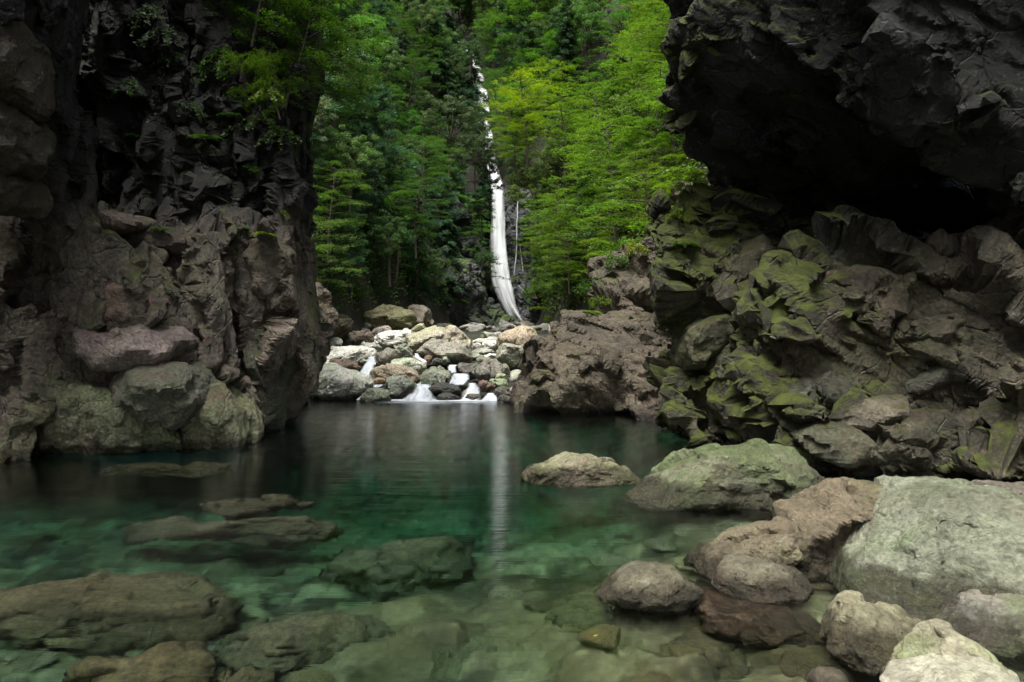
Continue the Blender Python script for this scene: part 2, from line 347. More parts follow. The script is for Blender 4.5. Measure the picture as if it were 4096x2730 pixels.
cliff('gorge_cliff', (1.75, 6.3, -1.6), (9.2, 15.2, 11.6), .1, right, 8, M_RIGHT, 'huge mossy overhanging cliff on the right above its own black hollow', carve=right_carve, bend=.13, k=.06,
      R=rot('Y', 32), scale=(.34, .75, 1.1), sizes=(1.5, .6, .22), tilt=.27, crack=.10, ridge=.014, ridge_f=2.4, sub=2, warp=.10)
# the same two walls go on beside and behind the camera
for k, (lo, hi, pr, mt) in enumerate([((-17, -12, -2), (-7.5, 17, 12), [('w', -11.5, 10.5, 4, 2.5, 9, 5.5, 0, 4), ('w', -12.6, 6, 4, 2.6, 9, 4.0, 0, 4), ('w', -12.6, 2, 4, 3.0, 8.5, 4.0, 0, 4), ('w', -12.2, -4, 4, 3.2, 8, 4.2, 0, 4), ('w', -11, -10, 3, 3.6, 7, 3.0, 0, 4)], M_LEFT),
    ((5.5, -12, -2), (15, 9.5, 12), [('w', 10.6, 6, 4, 2.6, 9, 4.0, 0, 4), ('w', 11, 0, 4, 3.2, 8.5, 4.2, 0, 4), ('w', 10.6, -7, 3.5, 3.4, 8, 4.5, 0, 4)], M_RIGHT)]):
    V, Q = sdf_mass(lo, hi, .24, pr, 60+k, .35, .5); V, Q = rockify(V, Q, 63+k, R=rot('Y', 30*k), scale=((1.1, 1.1, .35), (.4, .8, 1.1))[k], sizes=(1.6, .7, .35), tilt=.24, crack=.1, ridge=.03)
    put('cliff_face', mesh('cliff_face', V-np.array(CLIFFS[k].location), Q, mt, sm=False), parent=CLIFFS[k])
brown = [(2360, 1520, 17.6, 300, 150, 2.0, 24, 3.4), (2150, 1560, 18.0, 85, 75, 1.5, 20, 3), (2470, 1360, 17.3, 170, 95, 1.7, 6, 3.4), (2420, 1640, 17.0, 340, 90, 2.0, 0, 3.5), (2560, 1520, 15.9, 110, 200, 1.4, 0, 3), (2600, 1620, 14.9, 120, 110, 1.0, 0, 3), (2480, 1560, 16.0, 140, 60, 1.2, 10, 2.5), (2290, 1610, 16.8, 110, 60, 1.0, 8, 2.5)]
cliff('bank_outcrop', (-.8, 12.8, -1.2), (4.3, 21.5, 3.4), .1, brown, 14, M_BROWN, 'broad brown craggy outcrop on the right shore beyond the pool', cat='rock', bend=.12, k=.07, R=rot('Y', 20), scale=(.5, .8, 1.2), sizes=(1.7, .6, .22), tilt=.25, crack=.08, ridge=.016, ridge_f=2.6, sub=2)
ledge = [(2500, 1190, 19.0, 115, 62, 1.2, 10, 4), (2590, 1120, 19.2, 110, 70, 1.3, 22, 3.5), (2680, 1050, 18.6, 90, 110, 1.3, 30, 3), (2480, 1110, 20.3, 90, 60, 1.3, 24, 3), (2640, 1240, 17.6, 70, 90, 1.2, 0, 3), (2590, 1270, 17.2, 50, 70, .8, 0, 3.4), (2800, 880, 19.2, 80, 120, 1.4, 28, 3), (2680, 1300, 18.8, 200, 130, 1.6, 0, 4)]
cliff('bank_outcrop', (1.9, 15.8, .2), (7, 22.2, 6.5), .075, ledge, 19, M_BROWN, 'square brown ledge above the craggy outcrop, moss along its top', cat='rock', bend=.1, k=.08, R=rot('Y', 24), scale=(.6, .8, 1.2), sizes=(1.1, .45, .18), tilt=.32, crack=.08, ridge=.03)
knob = [(1235, 1270, 23, 40, 120, 1.2, 0, 3.4), (1260, 1210, 24, 30, 60, .9), (1215, 1340, 22.5, 40, 60, 1.0), (1300, 1290, 25.5, 34, 50, .8), (1345, 1330, 27.5, 60, 30, .9), (1300, 1330, 26.5, 70, 30, .9)]
cliff('bank_outcrop', (-8.6, 20.5, -.2), (-5, 29, 4.2), .09, knob, 23, M_BROWN, 'narrow reddish outcrop with mossy knobs just past the left cliff', cat='rock', bend=.1, k=.1, sizes=(.9, .4, .2), tilt=.35, crack=.08, ridge=.04)
mossy = [(1800, 1190, 50, 130, 120, 3., -10, 3), (1850, 1120, 52, 55, 170, 2.4, -8, 3), (1905, 1245, 50, 50, 62, 2.0, -24, 3), (1790, 1150, 49, 110, 120, 2.6, 0, 3), (1790, 1020, 54, 80, 200, 2.6, 0, 4), (1700, 1120, 49, 80, 110, 2.4), (1960, 1305, 49, 45, 24, 1.6)]
cliff('mossy_crag', (-8.5, 44, 1.5), (1.2, 58, 14), .18, mossy, 27, M_DARK, 'black mossy crag left of the foot of the waterfall', cat='rock', bend=.3, k=.5, sizes=(2.4, 1., .45), tilt=.4, crack=.2, ridge=.12, fine=.05, ridge_f=1.2)
M_WALL = rock_mat('slate_wall', (.030, .030, .032), (.14, .14, .145), moss=(.03, .055, .008), moss_bias=-.15, lichen=.25, green=.15, rough=.42, bump=.9)
wall = [(2110, 1070, 64, 110, 290, 1.6, 0, 5), (2070, 985, 64.6, 120, 190, 1.6, 0, 5), (2140, 1190, 62.4, 80, 120, 1.3, 0, 3), (2120, 960, 62.9, 50, 120, .9, 0, 3)]
cliff('waterfall_cliff', (-4, 60, 1.5), (4.2, 66.5, 18.6), .18, wall, 31, M_WALL, 'wet slate-grey rock wall behind and right of the waterfall', bend=.3, k=.4, scale=(1, 1, .6), sizes=(2., .9, .45), tilt=.35, crack=.2, ridge=.12, fine=.05, ridge_f=1.3)
# ------------------------------------------------------------------ boulders traced one by one, each with its own distance and thickness
M_STONE = rock_mat('boulder_stone', (.62, .60, .56), (1.22, 1.2, 1.14), red=(.16, .10, .07), red_amt=.35, moss=(.075, .095, .018), moss_bias=-.05, lichen=.35, obj_tint=True, rough=.66, bump=.8, bdist=.045, green=.45)
M_NEAR = rock_mat('near_boulder_stone', (.50, .48, .42), (1.34, 1.32, 1.26), red=(.15, .095, .055), red_amt=.35, moss=(.085, .105, .02), moss_bias=-.05, lichen=.45, obj_tint=True, rough=.55, bump=1.2, bdist=.03, tex=1.5, con=.5, green=.75, moss_scale=.9, veins=.1)
M_SUNK = rock_mat('drowned_stone', (.62, .60, .56), (1.25, 1.2, 1.1), moss_amt=0., lichen=.1, obj_tint=True, rough=.8, bump=.4, green=.3, moss_bias=-.5)
def outline_mesh(pts, D, seed, level, depth=None, p=3.2, facets=12, amp=.035, cut=.72, back=0., mat=None, strata=None, face=1., flat=.75):
    pts = np.array(pts, float); rng = np.random.default_rng(seed)
    W = np.array([P(x, y, D) for x, y in pts]); lo, hi = W.min(0), W.max(0); c = (lo+hi)/2
    w, hh = hi[0]-lo[0], hi[2]-lo[2]; q = W[:, [0, 2]]-c[[0, 2]]
    A = np.linspace(-math.pi, math.pi, 241)[:-1]; dirs = np.stack([np.cos(A), np.sin(A)], 1); R = np.zeros(240)
    for i in range(len(q)):
        a, b = q[i], q[(i+1) % len(q)]; e = b-a
        den = dirs[:, 0]*(-e[1])+dirs[:, 1]*e[0]; den = np.where(abs(den) < 1e-9, 1e-9, den)
        t = (a[0]*(-e[1])+a[1]*e[0])/den; s = (dirs[:, 0]*a[1]-dirs[:, 1]*a[0])/den
        R = np.where((t > 0) & (s >= -1e-6) & (s <= 1+1e-6), np.maximum(R, t), R)
    R = np.where(R <= 0, np.median(R), R)
    for _ in range(2): R = .5*R+.25*(np.roll(R, 1)+np.roll(R, -1))
    Dp = depth if depth else .34*w+.2*hh
    U, Fc = icos(level); s = np.sqrt(U[:, 0]**2+U[:, 2]**2)+1e-9
    th = np.arctan2(U[:, 2], U[:, 0]); Rt = np.interp(th, A, R, period=2*math.pi)
    r = ((s/Rt)**p+(np.abs(U[:, 1])/Dp)**p)**(-1/p)
    V = U*r[:, None]
    for _ in range(facets):     # flat breaks, mostly on the sides away from the traced edge
        n = rng.normal(size=3)*np.array([flat, 1.0, flat]); n /= np.linalg.norm(n)
        if abs(n[1]) < .35: n[1] = .5*math.copysign(1, n[1]); n /= np.linalg.norm(n)
        dd = V@n; lim = dd.max()*rng.uniform(cut, .97); ex = np.maximum(dd-lim, 0); V = V-n*(ex*.97)[:, None]
    sz = math.sqrt(w*hh); o = rng.uniform(-50, 50, 3); wp = lambda X, s: X+.22*np.stack([fbm(X*1.4+5*q, 2, seed+q+s) for q in range(3)], 1)
    st = strata if strata is not None else rng.normal(size=3); st = np.array(st)/np.linalg.norm(st)
    for j, (fr, sg, lm) in enumerate(((1.5, .75, .12), (3.6, .7, .05), (8.5, .55, .02))[:2 if level < 5 else 3]):
        N = vnormals(V, Fc); N = smooth(N, Fc, 2); X = (V+o)/sz; X = X+np.outer(X@st, st)*.8
        V = facet(V, N, wp(X*fr, j), seed+j, sg*face, .26, lm*sz, amp*(.5, .25, 0)[j]*sz, .03)
    V = smooth(V, Fc, 1, .35); N = vnormals(V, Fc); X = (V+o)/sz; Y = X+np.outer(X@st, st)*3.
    V = V+N*(amp*sz*(.35*fbm(X*2, 3, seed)+.3*ridged(Y*2.2, 4, seed+9, .55)))[:, None]
    N = vnormals(V, Fc); V = V+N*(amp*.2*sz*fbm(X*12, 4, seed+3, .65)+.0025*ridged((V+o)*11, 3, seed+4))[:, None]
    for k, ex in ((0, w), (2, hh)):     # the breaks must not shrink the traced size
        m = (V[:, k].max()+V[:, k].min())/2; V[:, k] = (V[:, k]-m)*ex/(V[:, k].max()-V[:, k].min())
    c[1] += back
    return V, Fc, c
PALE, GREY, DARKG, WETD = (.53, .535, .50), (.28, .285, .26), (.11, .11, .10), (.045, .045, .045)
PINK, BROWN, RUST, GREEN, CREAM = (.43, .38, .36), (.17, .13, .10), (.26, .16, .10), (.24, .27, .20), (.60, .60, .57)
def boulder(name, pts, D, tone, label, seed, level=5, moss=0., wet=-.2, cat='boulder', crop=None, group=None, mat=None, **kw):
    if crop: ox, oy, sc = crop; pts = [(ox+x*sc, oy+y*sc) for x, y in pts]
    V, Fc, c = outline_mesh(pts, D, seed, level, **kw)
    return put(name, mesh(name, V, Fc, mat or M_STONE, sm=False), c, label=label, cat=cat, group=group, color=tuple(tone)+(moss,), wet=wet)
c1, c2 = (1180, 1180, .2933), (1580, 1180, .2933)
FAR = [ # crop, outline, distance, tone, label, moss
 (c1, [(60,1130),(140,1060),(300,975),(480,940),(640,945),(760,1015),(850,1060),(960,1110),(1060,1170),(1085,1250),(1020,1330),(930,1440),(500,1480),(190,1470),(140,1320),(60,1200)], 19.2, PALE, 'largest pale grey boulder on the far waterline, dark undercut front', 0),
 (c1, [(-60,1130),(0,1110),(40,1140),(100,1230),(160,1330),(215,1470),(120,1500),(-60,1500)], 17.6, GREY, 'slanting grey boulder in the pool against the foot of the left cliff', 0),
 (c1, [(890,1430),(1000,1310),(1080,1270),(1180,1260),(1270,1300),(1310,1350),(1330,1460),(1200,1490),(920,1485)], 18.3, GREEN, 'low green-grey boulder in the water right of the largest pale one', .5),
 (c1, [(1190,1230),(1250,1140),(1330,1070),(1400,1080),(1500,1140),(1600,1220),(1645,1270),(1600,1350),(1500,1420),(1320,1420),(1280,1330),(1200,1280)], 19.2, (.27,.29,.25), 'angular sage-grey boulder beside the widest white rapid', 0),
 (c1, [(90,900),(250,925),(400,925),(640,930),(620,1000),(500,1060),(300,1060),(120,1080),(50,1050)], 20.6, CREAM, 'flat whitish slab lying behind the largest pale boulder', 0),
 (c1, [(460,880),(520,865),(600,870),(720,920),(850,960),(890,1000),(890,1060),(780,1080),(640,1000),(470,960)], 20.9, (.12,.085,.065), 'rusty wet ridge of rock left of the white chute', 0),
 (c1, [(220,850),(330,780),(520,705),(640,695),(600,760),(480,870),(400,960),(230,930)], 22.4, GREY, 'dark-sided wedge of rock leaning on the long striped slab', 0),
 (c1, [(330,940),(420,850),(600,730),(680,690),(790,690),(900,740),(1010,780),(1130,805),(1040,850),(980,960),(800,1010),(500,1000)], 22.0, PALE, 'long striped pale slab whose right end spills into the white chute', 0),
 (c1, [(1095,850),(1200,740),(1300,715),(1400,730),(1450,800),(1470,890),(1350,970),(1200,1040),(1090,1050)], 21.5, (.20,.19,.16), 'round grey boulder with rust-stained side right of the white chute', 0),
 (c1, [(1340,700),(1430,662),(1530,715),(1620,800),(1630,880),(1460,930),(1400,800)], 22.2, GREY, 'grey boulder with a slanting crack behind the rust-stained round one', 0),
 (c1, [(1000,1090),(1130,1020),(1280,950),(1400,925),(1500,1000),(1640,1060),(1710,1130),(1680,1220),(1500,1210),(1240,1180),(1050,1170)], 20.3, (.36,.30,.24), 'pink and orange speckled slab behind the angular sage boulder', 0),
 (c1, [(1290,940),(1450,870),(1570,855),(1700,895),(1795,970),(1790,1050),(1660,1100),(1500,1060),(1380,980)], 21.0, PALE, 'smooth pale slab with a blackish right end above the speckled slab', 0),
 (c1, [(1040,1165),(1150,1128),(1240,1140),(1230,1210),(1080,1220)], 19.7, (.36,.26,.16), 'small flat orange stone behind the angular sage boulder', 0),
 (c1, [(60,540),(100,530),(200,570),(280,620),(300,690),(220,790),(110,840),(40,760)], 24, DARKG, 'dark shaded boulder tucked behind the left cliff edge', .2),
 (c1, [(160,540),(240,490),(330,508),(420,518),(510,565),(470,640),(350,700),(280,650)], 26.5, PINK, 'pinkish slab at the upper left end of the boulder field', 0),
 (c1, [(190,750),(300,690),(400,650),(440,605),(520,575),(620,640),(650,700),(520,780),(350,830),(200,830)], 24, PALE, 'grey-white ridge of rock above the dark-sided wedge', 0),
 (c1, [(730,570),(800,480),(880,472),(1020,488),(1065,560),(1075,640),(960,690),(780,670)], 27, (.24,.19,.17), 'purplish brown flat-topped boulder in front of the mossy mound', 0),
 (c1, [(1030,500),(1130,450),(1250,418),(1350,478),(1300,580),(1110,610),(1050,570)], 29.5, PINK, 'pale pink speckled boulder leaning on the big mossy mound', 0),
 (c1, [(1050,630),(1150,560),(1320,500),(1500,458),(1630,452),(1650,530),(1590,620),(1500,740),(1200,740),(1090,690)], 26, CREAM, 'broad white slab left of the huge flat-topped block', 0),
 (c1, [(880,725),(960,648),(1040,636),(1150,685),(1195,725),(1190,820),(1100,840),(960,800)], 23.4, GREY, 'mottled grey boulder just above the lip of the white chute', .1),
 (c1, [(920,320),(1000,240),(1150,165),(1300,125),(1420,150),(1530,210),(1610,310),(1660,450),(1500,520),(1050,520),(940,420)], 33, (.24,.22,.13), 'big domed mound of rock with yellow moss on top', 1.),
 (c2, [(160,190),(240,140),(330,122),(410,185),(512,240),(528,440),(300,480),(220,330)], 34.5, (.22,.19,.15), 'squarish mossy block right of the domed mossy mound', .9),
 (c1, [(590,570),(640,543),(710,562),(705,620),(620,630)], 27.5, GREY, 'small bluish grey stone left of the purplish brown boulder', 0),
 (c1, [(400,450),(500,395),(620,400),(740,435),(760,520),(600,580),(440,540)], 29, (.16,.17,.09), 'low mossy rock under the bushes on the left bank', 1.),
 (c2, [(165,700),(215,540),(280,425),(350,392),(480,415),(640,458),(800,480),(990,490),(1040,560),(1055,680),(1045,800),(900,880),(500,880),(280,850),(180,770)], 25, (.42,.38,.31), 'huge flat-topped cream block, the biggest of the boulder field', 0),
 (c2, [(300,810),(420,700),(520,608),(620,590),(760,650),(900,690),(1000,760),(1060,850),(980,940),(760,960),(600,900),(400,860)], 22.8, (.27,.26,.22), 'rounded olive-grey boulder leaning on the front of the huge block', 0),
 (c2, [(820,680),(870,628),(960,690),(1045,770),(1050,860),(960,880),(860,780)], 23.6, (.27,.25,.2), 'brownish wedge between the rounded olive boulder and the huge block', 0),
 (c2, [(395,860),(430,812),(490,818),(518,880),(475,945),(410,920)], 22.2, (.19,.12,.09), 'small reddish stone left of the rounded olive boulder', 0),
 (c2, [(495,930),(570,858),(630,885),(665,960),(580,990)], 21.7, DARKG, 'small dark pyramid stone under the rounded olive boulder', 0),
 (c2, [(640,865),(690,828),(748,860),(735,925),(660,935)], 22.0, CREAM, 'small whitish stone under the rounded olive boulder', 0),
 (c2, [(1040,1110),(1100,980),(1190,900),(1280,862),(1380,868),(1430,950),(1475,1070),(1410,1160),(1300,1230),(1140,1200)], 20.4, (.19,.185,.16), 'tall dark grey boulder on the right of the rapids', 0),
 (c2, [(850,925),(960,925),(1145,922),(1110,1000),(1020,1070),(950,1090),(860,1060)], 21.4, (.09,.085,.08), 'long dark flat block above the middle rapid', 0),
 (c2, [(985,1100),(1020,1000),(1100,950),(1120,1030),(1060,1120)], 20.9, (.15,.14,.12), 'dark wedge left of the tall dark grey boulder', .2),
 (c2, [(365,1090),(450,988),(580,966),(700,988),(772,1060),(765,1120),(700,1190),(560,1170),(420,1150)], 20.7, (.23,.24,.19), 'smooth greenish boulder with a dark right side left of the middle rapid', 0),
 (c2, [(325,1190),(380,1105),(470,1055),(580,1105),(690,1180),(580,1270),(420,1290),(330,1270)], 20.0, (.17,.18,.16), 'wet streaked slab in front of the smooth greenish boulder', 0),
 (c2, [(450,1310),(480,1235),(640,1188),(800,1215),(915,1280),(915,1380),(780,1400),(560,1400)], 19.2, WETD, 'long black wet rock splitting the rapids', 0),
 (c2, [(550,1420),(610,1355),(740,1330),(830,1368),(895,1420),(890,1480),(640,1490)], 18.5, (.05,.05,.043), 'black domed rock at the waterline below the long black one', .1),
 (c2, [(950,1430),(990,1368),(1060,1345),(1150,1365),(1195,1410),(1190,1475),(980,1475)], 18.5, (.09,.08,.07), 'dark brown domed rock in the right rapid', 0),
 (c2, [(1105,1225),(1150,1155),(1260,1195),(1360,1245),(1375,1310),(1230,1340),(1130,1290)], 19.4, (.18,.12,.10), 'reddish brown rock with green top right of the right rapid', .5),
 (c2, [(1285,1150),(1400,1140),(1510,1165),(1540,1260),(1400,1290),(1320,1220)], 19.7, GREEN, 'flat pale green rock against the brown outcrop', .3),
 (c2, [(1365,1130),(1430,1066),(1490,1085),(1515,1160),(1400,1180)], 20.0, (.30,.32,.22), 'small pale green stone above the flat green rock', .5),
 (c2, [(1415,960),(1490,936),(1560,1000),(1575,1080),(1490,1130),(1435,1050)], 20.9, (.24,.23,.18), 'blocky olive stone behind the tall dark grey boulder', 0),
 (c2, [(1350,1350),(1420,1275),(1500,1245),(1565,1290),(1580,1400),(1400,1420)], 18.9, (.10,.095,.08), 'dark rounded rock touching the left end of the brown outcrop', .1),
 (c2, [(1390,1450),(1430,1385),(1500,1355),(1570,1385),(1600,1480),(1450,1490)], 18.3, (.12,.115,.10), 'grey-black rock in the water at the left end of the brown outcrop', 0),
 (c2, [(1380,660),(1470,600),(1560,540),(1640,465),(1740,415),(1900,465),(1980,580),(1850,760),(1680,860),(1500,830)], 25.5, (.40,.32,.25), 'large pinkish cream boulder below the green bank on the right', 0),
 (c2, [(1355,860),(1430,750),(1560,655),(1700,685),(1760,800),(1680,960),(1560,1020),(1430,950)], 22.5, (.31,.31,.26), 'large smooth greenish boulder below the pinkish cream one', 0),
 (c2, [(1050,650),(1160,600),(1280,586),(1375,640),(1270,710),(1120,700)], 27.5, PALE, 'flat pale slab at the back right of the huge block', 0),
 (c2, [(1185,670),(1260,618),(1360,636),(1440,690),(1390,770),(1210,770)], 26, CREAM, 'round white speckled boulder right of the huge block', 0),
 (c2, [(1045,690),(1110,652),(1195,690),(1170,770),(1060,770)], 26.3, CREAM, 'squat white stone wedged against the huge block', 0),
 (c2, [(1090,790),(1180,728),(1310,738),(1350,800),(1260,840),(1110,830)], 24.8, (.34,.36,.30), 'low greenish white slab under the white speckled boulder', 0),
 (c2, [(1190,840),(1300,796),(1390,800),(1380,870),(1240,890)], 23.8, CREAM, 'bright white flat stone left of the large smooth greenish boulder', 0),
 (c2, [(1045,800),(1130,796),(1215,830),(1150,900),(1060,910)], 23.3, GREY, 'grey stone under the right corner of the huge block', 0),
 (c2, [(1105,910),(1150,848),(1230,838),(1310,862),(1270,930),(1140,950)], 21.9, (.25,.23,.2), 'rounded taupe stone behind the tall dark grey boulder', 0),
 (c2, [(1158,580),(1180,520),(1210,502),(1242,560),(1252,620),(1170,625)], 31, (.14,.15,.10), 'egg-shaped greenish stone standing alone under the black crag', .4),
 (c2, [(1375,620),(1440,543),(1500,526),(1548,560),(1500,640),(1400,660)], 27.6, PALE, 'pale pointed stone left of the large pinkish cream boulder', 0),
 (c2, [(1300,500),(1400,425),(1530,405),(1630,440),(1600,520),(1480,600),(1330,590)], 36, (.09,.09,.09), 'dark wet rock with pale top below the waterfall', .2),
 (c2, [(1500,420),(1600,366),(1690,395),(1720,450),(1600,480)], 43, WETD, 'black wet rock at the very foot of the waterfall', 0),
]
for i, (cr, pts, D, tone, lab, moss) in enumerate(FAR):
    big = max(p[0] for p in pts)-min(p[0] for p in pts) > 330
    boulder('boulder' if big else 'stone', pts, D, tone, lab, 100+i, 5, moss, crop=cr, amp=.045, facets=16, cut=.62, cat='boulder' if big else 'stone',
            wet=.10 if D < 20.5 else -9)
# ------------------------------------------------------------------ the near boulders
c7 = (2000, 1700, .8908)
NEAR = [
 ([(90,250),(110,212),(160,190),(240,150),(320,120),(380,124),(440,158),(500,164),(560,198),(605,222),(640,270),(560,320),(300,330),(140,310)], 7.9, (.235,.215,.15), 'small mossy-spotted beige boulder alone in the middle of the pool', .45, .17, dict(depth=.42)),
 ([(550,330),(680,250),(800,170),(900,100),(1000,70),(1080,60),(1170,74),(1260,74),(1310,110),(1400,190),(1458,265),(1490,350),(1400,440),(1000,450),(640,430)], 7.1, (.145,.155,.095), 'broad domed green-beige boulder at the foot of the right cliff', .75, .21, dict(depth=.72)),
 ([(1215,445),(1290,400),(1440,310),(1560,240),(1640,220),(1710,235),(1738,300),(1752,350),(1730,450),(1690,560),(1640,650),(1560,790),(1440,800),(1360,720),(1290,640),(1235,560)], 4.95, (.165,.135,.09), 'long rusty pinkish boulder slanting up between the green ones', .25, .2, dict(depth=.36, facets=9, cut=.8, amp=.04, p=3.8)),
 ([(935,660),(1000,590),(1130,600),(1270,610),(1340,690),(1385,760),(1340,830),(1100,840),(960,780)], 4.5, (.16,.148,.105), 'smooth grey-brown slab at the waterline under the slanting rusty boulder', 0, .10, dict(depth=.28)),
 ([(1490,760),(1540,690),(1600,590),(1700,480),(1760,370),(1810,280),(1860,254),(1980,248),(2120,260),(2240,280),(2353,305),(2500,350),(2620,480),(2600,700),(2480,860),(2250,960),(1950,980),(1700,930),(1560,850)], 4.45, (.255,.275,.205), 'biggest pale sage boulder, cut off by the right picture edge', .12, .22, dict(depth=.62, facets=6, cut=.86, amp=.034, face=.55, p=3.4)),
 ([(425,720),(500,668),(540,625),(600,618),(680,606),(760,638),(820,690),(890,738),(920,800),(800,880),(560,880),(440,800)], 4.3, (.14,.13,.088), 'dark grey-brown boulder alone in the shallows', 0, .12, dict(depth=.26, amp=.035, facets=14, cut=.7, flat=.7, p=4.)),
 ([(1440,1010),(1470,900),(1510,820),(1580,783),(1660,788),(1780,830),(1880,900),(1938,960),(1930,1060),(1820,1150),(1600,1170),(1480,1110)], 3.55, (.275,.26,.175), 'tan boulder with whitish dry crown in front of the biggest sage boulder', 0, .16, dict(depth=.24)),
 ([(1920,950),(2000,895),(2150,808),(2260,768),(2353,758),(2520,790),(2560,1000),(2400,1130),(2150,1140),(2020,1060)], 3.75, (.24,.235,.20), 'blue-grey damp boulder with pale tip at the right edge', 0, .12, dict(depth=.30)),
 ([(1700,1150),(1800,1068),(1900,990),(2000,942),(2080,922),(2130,980),(2205,1060),(2230,1130),(2150,1300),(1750,1300)], 3.2, (.40,.375,.28), 'cream boulder with damp left flank near the bottom edge', 0, .08, dict(depth=.22)),
 ([(1740,1160),(1800,1120),(1900,1088),(2050,1074),(2180,1086),(2290,1140),(2400,1280),(1700,1290)], 2.95, (.52,.50,.41), 'chalky white boulder top rising from the bottom edge', 0, -.1, dict(depth=.24, p=2.3)),
 ([(1395,1160),(1440,1103),(1500,1098),(1555,1130),(1590,1260),(1390,1260)], 3.15, (.12,.10,.075), 'little wet grey-brown stone at the bottom edge', 0, .04, dict(depth=.10)),
 ([(1460,275),(1490,252),(1540,250),(1560,290),(1500,310)], 7.0, (.10,.10,.10), 'tiny dark stone between the domed boulder and the right cliff', 0, .05, dict(depth=.12)),
 ([(2120,300),(2180,262),(2260,256),(2360,262),(2520,300),(2500,360),(2200,350)], 7.1, (.15,.135,.11), 'low dark slab behind the biggest sage boulder', 0, .02, dict(depth=.3)),
]
for i, (pts, D, tone, lab, moss, wet, kw) in enumerate(NEAR):
    kw = dict(kw); kw.setdefault('amp', .03); kw.setdefault('facets', 9); kw.setdefault('cut', .80); kw.setdefault('face', .85); kw.setdefault('flat', .45)
    big = i not in (10, 11)
    BIG = boulder('boulder' if big else 'stone', pts, D, tone, lab, 300+i, 6 if big else 4, moss, wet, crop=c7, mat=M_NEAR, cat='boulder' if big else 'stone', **kw)
    if i == 2:      # its low sharp left end
        V, Fc, c_ = outline_mesh([(2000+x*.8908, 1700+y*.8908) for x, y in [(845,620),(930,550),(1080,498),(1220,438),(1310,410),(1340,520),(1300,640),(1180,680),(1000,650),(950,760),(870,740)]], 4.85, 333, 6, depth=.30, p=3.6, facets=8, cut=.8, amp=.05, face=.8, flat=.4)
        put('ledge', mesh('ledge', V, Fc, M_NEAR, sm=False), c_-np.array(BIG.location), parent=BIG, color=(.16,.135,.09,.3), wet=.12)
# ------------------------------------------------------------------ blocks and slabs that belong to the two cliffs: parts of them
def cliff_part(cl, name, pts, D, tone, seed, crop, moss=0., wet=.12, level=5, mat=None, label=None, **kw):
    kw.setdefault('p', 4.2); kw.setdefault('cut', .8); kw.setdefault('amp', .03); ox, oy, s = crop; mx, my = [(max(q[k] for q in pts)+min(q[k] for q in pts))/2 for k in (0, 1)]
    V, Fc, c = outline_mesh([(ox+(mx+(x-mx)*1.06)*s, oy+(my+(y-my)*1.08)*s) for x, y in pts], D, seed, level, **kw)
    o = put(name, mesh(name, V, Fc, mat or M_BLOCK, sm=False), c-np.array(cl.location), parent=cl, color=tuple(tone)+(moss,), wet=wet); return o
M_BLOCK = rock_mat('scoured_block', (.50, .48, .45), (1.3, 1.24, 1.15), red=(.11, .055, .045), red_amt=.55, moss=(.085, .10, .012), moss_bias=.16, lichen=.3, obj_tint=True, rough=.34, bump=1.1, bdist=.06, tex=1.1, con=.85, green=.4, veins=.2)
k2, k6 = (0, 800, .7016), (2500, 900, .6783)
LP, LG, LB, LW = (.24, .195, .175), (.165, .175, .115), (.095, .075, .06), (.085, .09, .10)
